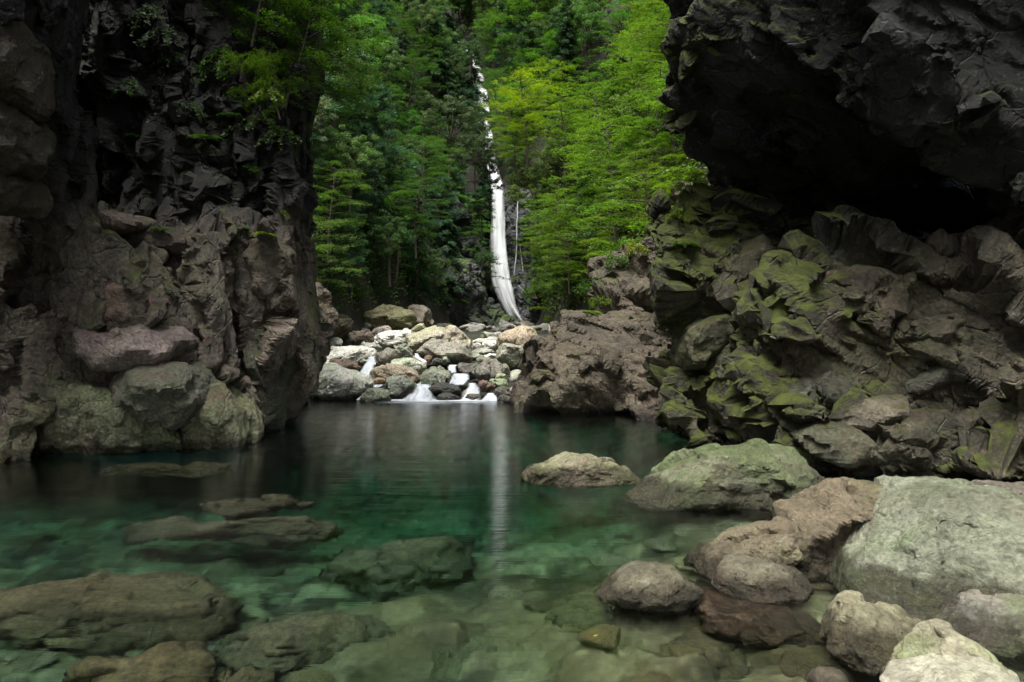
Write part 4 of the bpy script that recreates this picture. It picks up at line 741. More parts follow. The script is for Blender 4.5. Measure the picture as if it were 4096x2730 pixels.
def sprays(rng, c, axis, r, nt, gap, leaf):
    """flat fan of leafy twigs about c: leaves stand in two rows along every twig"""
    cs, us, ns = [], [], []
    up = unit(np.array([0, 0, 1.])-.25*axis+rng.normal(0, .12, 3)); a0 = math.atan2(axis[1], axis[0])
    for k in range(nt):
        an = a0+rng.uniform(-2.2, 2.2); ln = r*rng.uniform(.55, 1.1); m = max(2, int(ln/gap)); tt = (np.arange(m)+rng.uniform(0, 1))/m
        d = np.array([math.cos(an), math.sin(an), 0]); d = unit(d-up*(d@up)*.8)
        pt = c+np.outer(tt*ln, d)+np.outer(-.22*tt**2*ln, [0, 0, 1])+rng.normal(0, .018+.02*r, (m, 3))
        side = np.cross(up, d)*np.where(np.arange(m) % 2, 1, -1)[:, None]
        pt = pt+side*leaf*.4; cs.append(pt); us.append(unit(d*.55+side)+rng.normal(0, .2, (m, 3))); ns.append(unit(up+rng.normal(0, .33, (m, 3))))
    return np.concatenate(cs), np.concatenate(us), np.concatenate(ns)
def layered(seed, h=5.2, R=2.0, nb=24, leaf=.105, gap=.055, twigs=11, lo=.22):
    rng = np.random.default_rng(seed); tp = trunk_path(rng, h); wood = [tube(tp, np.linspace(.085, .015, len(tp))*h/5, 6)]
    c, u, n, ti = [], [], [], []
    for i in range(nb):
        t = lo+(1-lo)*((i+.5)/nb); b = np.array([np.interp(t, np.linspace(0, 1, len(tp)), tp[:, k]) for k in range(3)])
        az = i*2.4+rng.uniform(-.4, .4); ln = R*(.25+.85*math.sqrt(max(0, 1-((t-.58)/.46)**2)))*rng.uniform(.65, 1.15)
        d = np.array([math.cos(az), math.sin(az), 0]); s = np.linspace(0, 1, 6)
        bp = b+np.outer(s*ln, d)+np.outer(ln*(.30*s-.32*s**2+rng.uniform(-.05, .12)*s), [0, 0, 1])+rng.normal(0, .03, (6, 3))*s[:, None]
        wood.append(tube(bp, np.linspace(.028, .006, 6)*h/5, 4))
        for q in np.linspace(.3, 1, max(2, int(ln/.42))):
            pc = np.array([np.interp(q, s, bp[:, k]) for k in range(3)]); A, B, N_ = sprays(rng, pc, d, R*rng.uniform(.2, .34), twigs, gap, leaf)
            c.append(A); u.append(B); n.append(N_); ti.append(np.clip(rng.normal(.5, .16)+rng.normal(0, .16, len(A)), 0, 1))
    c, u, n, ti = map(np.concatenate, (c, u, n, ti))
    return mesh('trunk', *join(wood), M_BARK), crown_mesh('crown', c, n, leaf*rng.uniform(.7, 1.25, len(c)), leaf*.55, ti, rng, M_LEAF, u)
def pine(seed, h=7.0, R=1.7, nl=22, cl=3, per=150):
    rng = np.random.default_rng(seed); tp = trunk_path(rng, h, .12); wood = [tube(tp, np.linspace(.11, .025, len(tp)), 7)]
    c, n, u, ti = [], [], [], []
    for i in range(nl):
        t = .3+.7*(i+.5)/nl; b = np.array([np.interp(t, np.linspace(0, 1, len(tp)), tp[:, k]) for k in range(3)])
        az = i*2.4+rng.uniform(-.5, .5); ln = R*(1-.65*((t-.3)/.7)**1.5)*rng.uniform(.5, 1.1); d = np.array([math.cos(az), math.sin(az), 0]); s = np.linspace(0, 1, 5)
        bp = b+np.outer(s*ln, d)+np.outer(ln*(.1*s+.22*s**2), [0, 0, 1]); wood.append(tube(bp, np.linspace(.035, .01, 5), 4))
        for k in range(cl):
            pc = np.array([np.interp(1-.3*k*rng.uniform(.6, 1.1), s, bp[:, j]) for j in range(3)])+rng.normal(0, .16, 3)*(k > 0)
            v = unit(rng.normal(size=(per, 3))*np.array([1, 1, .75])+np.array([0, 0, .35])); rr = rng.uniform(.16, .40)*rng.uniform(.8, 1.2)
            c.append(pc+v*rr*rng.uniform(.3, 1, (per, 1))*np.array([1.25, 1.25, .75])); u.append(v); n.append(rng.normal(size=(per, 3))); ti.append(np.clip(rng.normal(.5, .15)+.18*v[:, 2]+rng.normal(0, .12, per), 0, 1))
    c, u, n, ti = map(np.concatenate, (c, u, n, ti))
    return mesh('trunk', *join(wood), M_BARK), crown_mesh('crown', c, n, .21, .042, ti, rng, M_NEEDLE, u)
def rounded(seed, h=4.6, R=1.7, ncl=85, per=150, leaf=.095):
    rng = np.random.default_rng(seed); tp = trunk_path(rng, h*.85, .2); wood = [tube(tp, np.linspace(.09, .02, len(tp)), 6)]
    c, n, ti = [], [], []
    for i in range(ncl):
        v = unit(rng.normal(size=3)+np.array([0, 0, .25])); cc = np.array([0, 0, h*.62])+v*np.array([R, R, h*.38])*rng.uniform(.5, 1.02)*(1+.18*math.sin(3*v[0]+seed)*math.cos(4*v[1]))
        cc[:2] += tp[-3][:2]
        if i % 4 == 0: s = np.linspace(0, 1, 5); b0 = tp[4+i % 4]; wood.append(tube(b0+np.outer(s, cc-b0)+np.outer(s*(1-s), [0, 0, -.4]), np.linspace(.03, .008, 5), 4))
        q = rng.normal(size=(per, 3)); q = unit(q)*rng.uniform(.2, 1, (per, 1))**.6; q[:, 2] = q[:, 2]*.6; rr = rng.uniform(.22, .42)
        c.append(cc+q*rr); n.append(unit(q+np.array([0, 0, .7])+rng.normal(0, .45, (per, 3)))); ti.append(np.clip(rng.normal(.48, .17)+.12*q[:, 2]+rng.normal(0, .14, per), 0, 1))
    c, n, ti = map(np.concatenate, (c, n, ti))
    return mesh('trunk', *join(wood), M_BARK), crown_mesh('crown', c, n, leaf*rng.uniform(.7, 1.2, len(c)), leaf*.5, ti, rng, M_LEAF)
def cypress(seed, h=8.0, R=1.5, nb=46):
    rng = np.random.default_rng(seed); tp = trunk_path(rng, h, .05); wood = [tube(tp, np.linspace(.12, .02, len(tp)), 7)]
    c, u, n, ti = [], [], [], []
    for i in range(nb):
        t = .14+.86*(i+.5)/nb; b = np.array([np.interp(t, np.linspace(0, 1, len(tp)), tp[:, k]) for k in range(3)])
        az = i*2.4+rng.uniform(-.5, .5); ln = R*(1.04-t)**.75*rng.uniform(.75, 1.15)+.15; d = np.array([math.cos(az), math.sin(az), 0]); s = np.linspace(0, 1, 5)
        bp = b+np.outer(s*ln, d)+np.outer(ln*(.18*s-.55*s**2), [0, 0, 1]); wood.append(tube(bp, np.linspace(.022, .006, 5), 4))
        m = int(260*ln); q = rng.uniform(.15, 1, m)**.8; pt = np.stack([np.interp(q, s, bp[:, k]) for k in range(3)], 1); sd = np.cross(d, [0, 0, 1])
        pt = pt+np.outer(rng.normal(0, .17, m)*(.5+ln*.3), sd)+rng.normal(0, .06, (m, 3))-np.outer(rng.uniform(0, .16, m), [0, 0, 1])
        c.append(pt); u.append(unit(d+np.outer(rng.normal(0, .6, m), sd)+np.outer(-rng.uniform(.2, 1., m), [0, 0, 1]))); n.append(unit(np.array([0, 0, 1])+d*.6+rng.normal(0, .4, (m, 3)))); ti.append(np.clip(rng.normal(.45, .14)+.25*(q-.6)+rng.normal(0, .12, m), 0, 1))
    c, u, n, ti = map(np.concatenate, (c, u, n, ti))
    return mesh('trunk', *join(wood), M_BARK), crown_mesh('crown', c, n, .15, .06, ti, rng, M_NEEDLE, u)
LIB = {'layered': [layered(11+i, 5.2+.5*i, 2.0+.2*i) for i in range(3)], 'pine': [pine(21), pine(22, 6.2, 1.9)], 'rounded': [rounded(31), rounded(32, 4.0, 1.9, 95)], 'cypress': [cypress(41), cypress(42, 7, 1.7)],
       'near': [layered(55, 3.0, 1.9, 24, .075, .042, 14, .06), layered(56, 2.8, 2.0, 24, .075, .042, 14, .04)], 'fine': [layered(51, 5.0, 1.9, 26, .075, .042, 13, .3), layered(52, 4.4, 2.1, 24, .075, .042, 13, .25)]}
SP = {'layered': ('maple_tree', 'layered maple', 5.6, 2.1), 'pine': ('pine_tree', 'tufted pine', 6.6, 1.7), 'rounded': ('broadleaf_tree', 'rounded broadleaf tree', 4.5, 1.7), 'cypress': ('cypress_tree', 'drooping cypress', 7.5, 1.4), 'fine': ('maple_tree', 'fine-leaved maple', 4.8, 2.0), 'near': ('maple_tree', 'near maple', 2.9, 1.9)}
TREES = []
def tree(kind, base, sc, col, var=0, rz=0., label=None, cname='', group=None, lean=(0, 0)):
    tm, cm = LIB[kind][var % len(LIB[kind])]; nm, wd, h, R = SP[kind]
    e = put(nm, None, base, label=label, cat='tree', group=group)
    e.rotation_euler = (lean[0], lean[1], rz); e.scale = (sc, sc, sc)
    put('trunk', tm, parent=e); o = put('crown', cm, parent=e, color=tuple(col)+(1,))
    cz = base[2]+h*.62*sc
    TREES.append(dict(o=e, kind=kind, cname=cname, x=base[0], D=base[1], px=CX+base[0]/base[1]*F, py=CY-(cz-H)/base[1]*F, r=R*sc/base[1]*F, fixed=label is not None))
    return e
rng = np.random.default_rng(2024)
def sc_col(c, s=.16): return tuple(np.clip(np.array(c)*(1+rng.normal(0, s))*(1+rng.normal(0, s*.4, 3)), .004, .5))
FALLX = lambda py: np.interp(py, [100, 200, 340, 520, 700, 760, 960, 1130, 1200, 1300], [1800, 1870, 1925, 1950, 1976, 1992, 1994, 2006, 2030, 2088])
pts = []; tries = 0
def hero(kind, px, py, D, sc, col, label, var=0, lean=(0, 0)):
    """px, py: where the middle of the crown shows"""
    nm, wd, h, R = SP[kind]; c = P(px, py, D); b = (c[0], c[1], c[2]-h*.62*sc)
    pts.append((c[0], c[1], c[2]-h*.5*sc, 2.)); return tree(kind, b, sc, col, var, rng.uniform(0, 6.28), label, lean=lean)
YEL, LIME, MID, DEEP, BLUE, GREYG = (.25, .34, .016), (.13, .225, .028), (.070, .15, .042), (.045, .10, .024), (.045, .115, .060), (.18, .23, .16)
hero('fine', 2105, 440, 46, 1.15, YEL, 'brightest yellow-green maple leaning over the right side of the waterfall')
hero('fine', 2060, 560, 47, .75, (.19, .27, .016), 'yellow-green maple just below the brightest one, touching the waterfall', 1)
hero('rounded', 2150, 740, 46, 1.2, (.095, .14, .035), 'pale green rounded tree right of the lower waterfall', 1)
hero('rounded', 2250, 690, 44, 1.1, (.105, .155, .04), 'pale green rounded tree, second to the right of the lower waterfall')
hero('fine', 2230, 850, 38, .8, LIME, 'lime maple with spreading flat tiers above the wet rock wall', 1)
hero('rounded', 1880, 215, 66, .7, (.06, .125, .04), 'green rounded tree crossing the top of the upper waterfall')
hero('fine', 1985, 330, 62, .75, (.065, .14, .04), 'tiered maple crossing the middle of the upper waterfall', 1)
hero('rounded', 1935, 480, 60, .62, (.05, .105, .036), 'dark rounded tree covering the left half of the upper waterfall', 1)
hero('fine', 1995, 600, 58, .6, (.05, .12, .036), 'small tiered maple at the foot of the upper waterfall')
hero('fine', 2190, 330, 50, 1.0, (.16, .255, .024), 'lime maple right behind the brightest yellow-green one', 1)
hero('fine', 2260, 500, 43, .95, (.15, .25, .026), 'lime maple right of the brightest yellow-green one')
hero('rounded', 1400, 640, 30, .8, (.10, .18, .06), 'fresh green rounded tree near the left cliff, halfway up')
hero('rounded', 1340, 250, 32, 1.1, (.07, .14, .045), 'green rounded tree near the left cliff, high up', 1)
hero('rounded', 1560, 950, 34, .75, (.06, .125, .04), 'green rounded tree low in the middle of the left slope')
hero('fine', 2220, 960, 36, .62, (.13, .19, .016), 'small lime maple whose tiers end at the wet rock wall')
hero('pine', 2060, 110, 78, 1.7, BLUE, 'umbrella-shaped pine with a bare reddish trunk above the waterfall', 1)
hero('pine', 2110, 260, 72, 1.3, (.035, .085, .03), 'smaller pine under the umbrella-shaped pine above the waterfall')
hero('cypress', 1890, 330, 70, 1.5, (.020, .060, .026), 'dark cypress standing left of the upper waterfall')
hero('cypress', 1790, 180, 76, 1.7, (.022, .062, .026), 'dark cypress left of the upper waterfall, nearer the top edge', 1)
hero('pine', 1960, 690, 54, .8, (.012, .034, .018), 'black-green pine at the lip of the lower waterfall, boughs crossing it', 1)
hero('rounded', 1225, 480, 27, .62, GREYG, 'silvery grey-leaved tree against the left cliff edge')
hero('pine', 1430, 420, 40, 1.0, BLUE, 'blue-green pine with puffy tufts, upper middle of the left slope')
hero('pine', 1500, 560, 38, .85, BLUE, 'blue-green pine with puffy tufts below the upper one')
hero('fine', 1620, 170, 58, 1.3, (.05, .105, .022), 'tall tiered maple at the upper centre of the left slope', 1)
hero('fine', 1640, 330, 52, 1.1, (.045, .10, .020), 'tiered maple right below the tall tiered one on the left slope')
hero('rounded', 1800, 500, 50, 1.35, (.075, .11, .055), 'grey-green rounded tree left of the waterfall, halfway up')
hero('rounded', 1900, 600, 49, .95, (.055, .09, .04), 'smaller grey-green rounded tree touching the waterfall, halfway up', 1)
hero('fine', 1320, 800, 27, .72, (.085, .155, .030), 'light green maple low beside the left cliff edge')
hero('fine', 1690, 640, 40, .95, (.07, .14, .035), 'light green tiered maple in the middle of the left slope', 1)
hero('fine', 1660, 830, 37, .8, (.05, .11, .025), 'mid green tiered maple in the middle low left slope')
hero('rounded', 1930, 830, 53, .75, (.022, .05, .018), 'dark rounded tree overhanging the left edge of the lower waterfall')
hero('rounded', 1310, 1040, 28, .5, (.03, .075, .022), 'dark rounded bushy tree low beside the left cliff')
hero('fine', 2280, 1000, 32, .6, (.10, .165, .02), 'slim-stemmed lime maple above the brown outcrop', 1)
hero('layered', 2450, 620, 30, .8, LIME, 'broad lime maple upper middle of the right slope')
hero('layered', 2620, 420, 27, .8, LIME, 'broad lime maple beside the overhanging cliff', 1)
hero('fine', 2660, 800, 23, .55, (.14, .21, .016), 'sunlit maple sprays just left of the mossy cliff ridge')
for a_ in [('rounded', 2440, 60, 80, 1.9, 'mid green rounded tree in the gap high on the right slope, at the top edge'), ('rounded', 2420, 200, 72, 1.5, 'mid green rounded tree just below the gap high on the right slope'), ('layered', 2490, 330, 60, 1.2, 'layered maple under the two rounded trees high on the right slope'), ('rounded', 2360, 140, 78, 1.6, 'mid green rounded tree left of the gap high on the right slope')]:
    hero(*a_[:5], (.10, .19, .04), a_[5])
while tries < 22000 and len(pts) < 330:
    tries += 1
    D = rng.uniform(22, 105)**1.0 if rng.random() < .72 else rng.uniform(22, 60); px = rng.uniform(1150, 2850); x = (px-CX)/F*D
    z = float(ground(x, D)); d = max(float(xl(D))-x, x-float(xr(D)))
    if d < (.5 if D < 62 else .2): continue
    left = x < (float(xl(D))+float(xr(D)))/2
    r = rng.random()
    if left: kind = 'pine' if r < .2 else 'layered' if r < .38 else 'fine' if r < .56 else 'rounded' if r < .92 else 'cypress'
    else: kind = 'layered' if r < .26 else 'fine' if r < .5 else 'rounded' if r < .86 else 'cypress'
    sc = rng.uniform(.65, 1.05)*(1+1.2*sstep(50, 95, D)); nm, wd, h, R = SP[kind]
    py = CY-(z+h*.6*sc-H)/D*F; pr = R*sc/D*F
    if py < -330 or py > 1330: continue
    if D < 62 and 700 < py+pr*.8 and abs(px-2015) < pr*.9+45 and py < 1330: continue
    if D < 90 and py < 800 and abs(px-float(FALLX(py))) < pr*(.6 if py < 520 else .75)+10: continue
    if px < 1180 and D < 26: continue
    sp = 1.15+.018*D
    if any((x-q[0])**2+(D-q[1])**2*.7+(z-q[2])**2*.6 < (sp*q[3]/2)**2*1. for q in pts): continue
    pts.append((x, D, z, 2.))
    if left:
        base, cn = {'pine': ((.060, .145, .078), 'blue-green'), 'layered': ((.095, .195, .055), 'green'), 'fine': ((.085, .18, .055), 'green'), 'rounded': ((.085, .155, .058), 'dark green'), 'cypress': ((.042, .105, .045), 'dark')}[kind]
    else:
        base, cn = {'layered': (LIME, 'lime green'), 'fine': ((.13, .225, .03), 'lime green'), 'rounded': ((.12, .20, .04), 'mid green'), 'cypress': ((.06, .14, .03), 'green')}[kind]
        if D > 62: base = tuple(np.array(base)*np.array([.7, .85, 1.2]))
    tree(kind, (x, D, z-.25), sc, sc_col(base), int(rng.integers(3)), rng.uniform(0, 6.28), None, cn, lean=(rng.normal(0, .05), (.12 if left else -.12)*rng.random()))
ORD = ['first', 'second', 'third', 'fourth', 'fifth', 'sixth', 'seventh', 'eighth', 'ninth', 'tenth', 'eleventh', 'twelfth', 'thirteenth', 'fourteenth', 'fifteenth', 'sixteenth', 'seventeenth', 'eighteenth', 'nineteenth', 'twentieth']+[f'twenty-{w}' for w in ('first', 'second', 'third', 'fourth', 'fifth', 'sixth', 'seventh', 'eighth', 'ninth')]+['thirtieth']+[f'thirty-{w}' for w in ('first', 'second', 'third', 'fourth', 'fifth', 'sixth', 'seventh', 'eighth', 'ninth')]
cls = {}
for t_ in TREES:
    if t_['fixed']: continue
    side = 'left' if t_['px'] < float(FALLX(t_['py'])) else 'right'
    band = 'uppermost' if t_['py'] < 180 else 'high up' if t_['py'] < 400 else 'fairly high' if t_['py'] < 600 else 'halfway up' if t_['py'] < 800 else 'fairly low' if t_['py'] < 1000 else 'low'
    wd = SP[t_['kind']][1]; cls.setdefault((('close ' if t_['D'] < 36 else 'distant ' if t_['D'] > 62 else '')+t_['cname'], wd, side, band), []).append(t_)
for (cn, wd, side, band), L_ in cls.items():
    L_.sort(key=lambda q: abs(q['px']-2000))
    for k, q in enumerate(L_):
        q['o']['label'] = f"{cn} {wd} {band} on the {side} slope" + (f", {ORD[k]} from the waterfall" if len(L_) > 1 else "")
        q['o']['group'] = 'trees on the gorge slopes'
# ------------------------------------------------------------------ near trees on top of the left cliff
NEARC = (.045, .095, .012)
for px, py, D, s_, cl, v, rz, lx, ly, lab in [
    (1150, 620, 12.3, .62, NEARC, 0, 1., .1, .15, 'near dark green maple with visible trunk growing from the left cliff rim'), (1020, 330, 12.0, .62, (.035, .08, .012), 1, 2.3, .2, .0, 'near dark maple among the ribs at the top of the left cliff'),
    (850, 120, 11.9, .6, (.022, .055, .012), 0, 4.1, .2, 0, 'darkest near maple on the left cliff, cut off by the top edge'), (1205, 700, 13.6, .66, (.06, .125, .016), 1, .4, .1, .2, 'near bright green maple hanging over the left cliff edge'),
    (1110, 560, 11.9, .34, (.085, .15, .016), 0, 3.4, .3, .2, 'small sunlit maple on the edge of the left cliff, below the others'), (1240, 300, 14.5, .75, NEARC, 0, 5., .1, .1, 'near dark green maple at the top edge right over the left cliff corner')]:
    tree('near', tuple(P(px, py-330*s_, D)), s_, cl, v, rz, lab, lean=(lx, ly))
# undergrowth on the slopes
def undergrowth(N0, D0, D1, side, col, label, dmin, sz0, thr):
    D = rng.uniform(D0, D1, N0); px = rng.uniform(1150, 2850, N0); x = (px-CX)/F*D; dl, dr = xl(D)-x, x-xr(D); d = np.maximum(dl, dr); ok = (d > dmin+.3*rng.random(N0)) & ((dl > dr) if side < 0 else (dr > dl))
    ok &= (fbm(np.stack([x, D, 0*x], 1)*.4, 3, 12)+thr > rng.normal(0, .3, N0)); x, D = x[ok], D[ok]; z = ground(x, D)
    per = 7; m = len(x); sz = sz0*(1+.012*D); hp = np.abs(rng.normal(0, .28, m))
    c = np.repeat(np.stack([x, D, z+hp], 1), per, 0)+rng.normal(0, 1, (m*per, 3))*np.repeat(sz, per)[:, None]*np.array([2., 2., 1.1])+np.array([0, -.05, .12])
    V, Q = quads(c, unit(np.array([0, -.4, 1])+rng.normal(0, .5, (m*per, 3))), np.repeat(sz, per)*rng.uniform(.8, 1.6, m*per), np.repeat(sz, per)*.7, rng)
    put('undergrowth', mesh('undergrowth', V, Q, M_LEAF, sm=False, attr={'tint': np.repeat(np.clip(np.repeat(rng.normal(.45, .2, m), per)+rng.normal(0, .1, m*per), 0, 1), 4)}), label=label, kind='stuff', color=tuple(col)+(1,))
undergrowth(60000, 19, 92, -1, (.070, .15, .036), 'leafy undergrowth covering the left slope of the gorge', .35, .09, .3)
undergrowth(42000, 18, 92, 1, (.115, .19, .022), 'lighter leafy undergrowth covering the right slope of the gorge', .25, .085, .35)
# ------------------------------------------------------------------ shrubs, ferns and hanging plants
def shrub(seed, R=.5, ncl=26, per=60, leaf=.055, flat=.8):
    rng = np.random.default_rng(seed); c, n, ti, wood = [], [], [], []
    for i in range(ncl):
        v = unit(rng.normal(size=3)); v[2] = abs(v[2]); cc = v*R*np.array([1, 1, flat])*rng.uniform(.55, 1.05)+np.array([0, 0, .12*R])
        if i % 3 == 0: s = np.linspace(0, 1, 4); wood.append(tube(np.outer(s, cc)+np.array([0, 0, -.05]), np.linspace(.012, .004, 4), 4))
        q = unit(rng.normal(size=(per, 3)))*rng.uniform(.2, 1, (per, 1)); c.append(cc+q*R*.3); n.append(unit(q+np.array([0, -.1, .8])+rng.normal(0, .4, (per, 3)))); ti.append(np.clip(rng.normal(.5, .18)+rng.normal(0, .14, per), 0, 1))
    c, n, ti = map(np.concatenate, (c, n, ti)); return mesh('stem', *join(wood), M_BARK), crown_mesh('foliage', c, n, leaf*rng.uniform(.7, 1.3, len(c)), leaf*.55, ti, rng, M_LEAF)
def fern(seed, nf=11, L=.75):
    rng = np.random.default_rng(seed); c, u, n, ti = [], [], [], []
    for i in range(nf):
        az = i*2.4+rng.uniform(-.3, .3); d = np.array([math.cos(az), math.sin(az), 0]); l = L*rng.uniform(.7, 1.1); m = 34; s = np.linspace(.06, 1, m); sd = np.cross(d, [0, 0, 1])
        pt = np.outer(s*l*.9, d)+np.outer(l*(.75*s-.85*s**2), [0, 0, 1]); wl = l*.26*np.sin(np.clip(s*1.05, 0, 1)*math.pi)**.7+.01
        for sg in (1, -1):
            c.append(pt+sd*sg*wl[:, None]*.5); u.append(np.tile(sd*sg+d*.35-np.array([0, 0, .25]), (m, 1))*wl[:, None]); n.append(np.tile([0, 0, 1.], (m, 1))+rng.normal(0, .15, (m, 3))); ti.append(np.full(m, rng.uniform(.35, .8)))
    c, u, n, ti = map(np.concatenate, (c, u, n, ti)); Ls = np.linalg.norm(u, axis=1); return crown_mesh('fern', c, n, Ls*1.1, L*.035, ti, rng, M_LEAF, u)
def hanging(seed, ln=.9, nt=7):
    rng = np.random.default_rng(seed); c, u, n, ti, wood = [], [], [], [], []
    for i in range(nt):
        a = rng.uniform(-.9, .9); s = np.linspace(0, 1, 12); l = ln*rng.uniform(.5, 1.1); p = np.stack([a*l*s, -.35*l*s-.1*s, l*(.25*s-.9*s**1.6)], 1)+rng.normal(0, .012, (12, 3)); wood.append(tube(p, np.linspace(.007, .002, 12), 4))
        m = 34; q = np.linspace(.12, 1, m); pt = np.stack([np.interp(q, s, p[:, k]) for k in range(3)], 1)+rng.normal(0, .03, (m, 3)); c.append(pt); u.append(rng.normal(size=(m, 3))*np.array([1, .5, .5])+np.array([0, 0, -.5])); n.append(unit(np.array([0, -.6, .8])+rng.normal(0, .35, (m, 3)))); ti.append(rng.uniform(.3, .9, m))
    c, u, n, ti = map(np.concatenate, (c, u, n, ti)); return mesh('stem', *join(wood), M_BARK), crown_mesh('foliage', c, n, .085, .045, ti, rng, M_LEAF, u)
SH = [shrub(61), shrub(62, .5, 30), shrub(63, .45, 24, flat=1.1)]; FE = [fern(71), fern(72, 9), fern(73, 13)]; HA = [hanging(81), hanging(82, .7, 9), hanging(83, 1.1, 6)]
def onto(px, py, D0, D1):
    """first hit of a built surface along a line of sight between two distances"""
    o = Vector((0, 0, H)); d = Vector(P(px, py, 1.))-o; d.normalize(); hit = DG_SCENE.ray_cast(DG, o+d*(D0-.2), d)
    return np.array(hit[1]) if hit[0] and hit[1].y < D1 else None
bpy.context.view_layer.update(); DG = bpy.context.evaluated_depsgraph_get(); DG_SCENE = bpy.context.scene
def plant(kind, px, py, D0, D1, sc, col, label, k=0, name=None, cat=None, rz=None):
    p = onto(px, py, D0, D1)
    if p is None: p = P(px, py, (D0+D1)/2)
    if kind == 'fern':
        o = put('fern', FE[k % 3], p, label=label, cat='fern', color=col+(1,))
    else:
        o = put(name or ('shrub' if kind == 'shrub' else 'hanging_plant'), None, p, label=label, cat=cat or ('shrub' if kind == 'shrub' else 'plant'))
        a, b = (SH if kind == 'shrub' else HA)[k % 3]; put('stem', a, parent=o); put('foliage', b, parent=o, color=col+(1,))
    o.scale = (sc, sc, sc); o.rotation_euler = (0, 0, rng.uniform(-.5, .5) if rz is None else rz); return o
G1, G2, G3 = (.05, .115, .012), (.12, .19, .014), (.03, .075, .02)
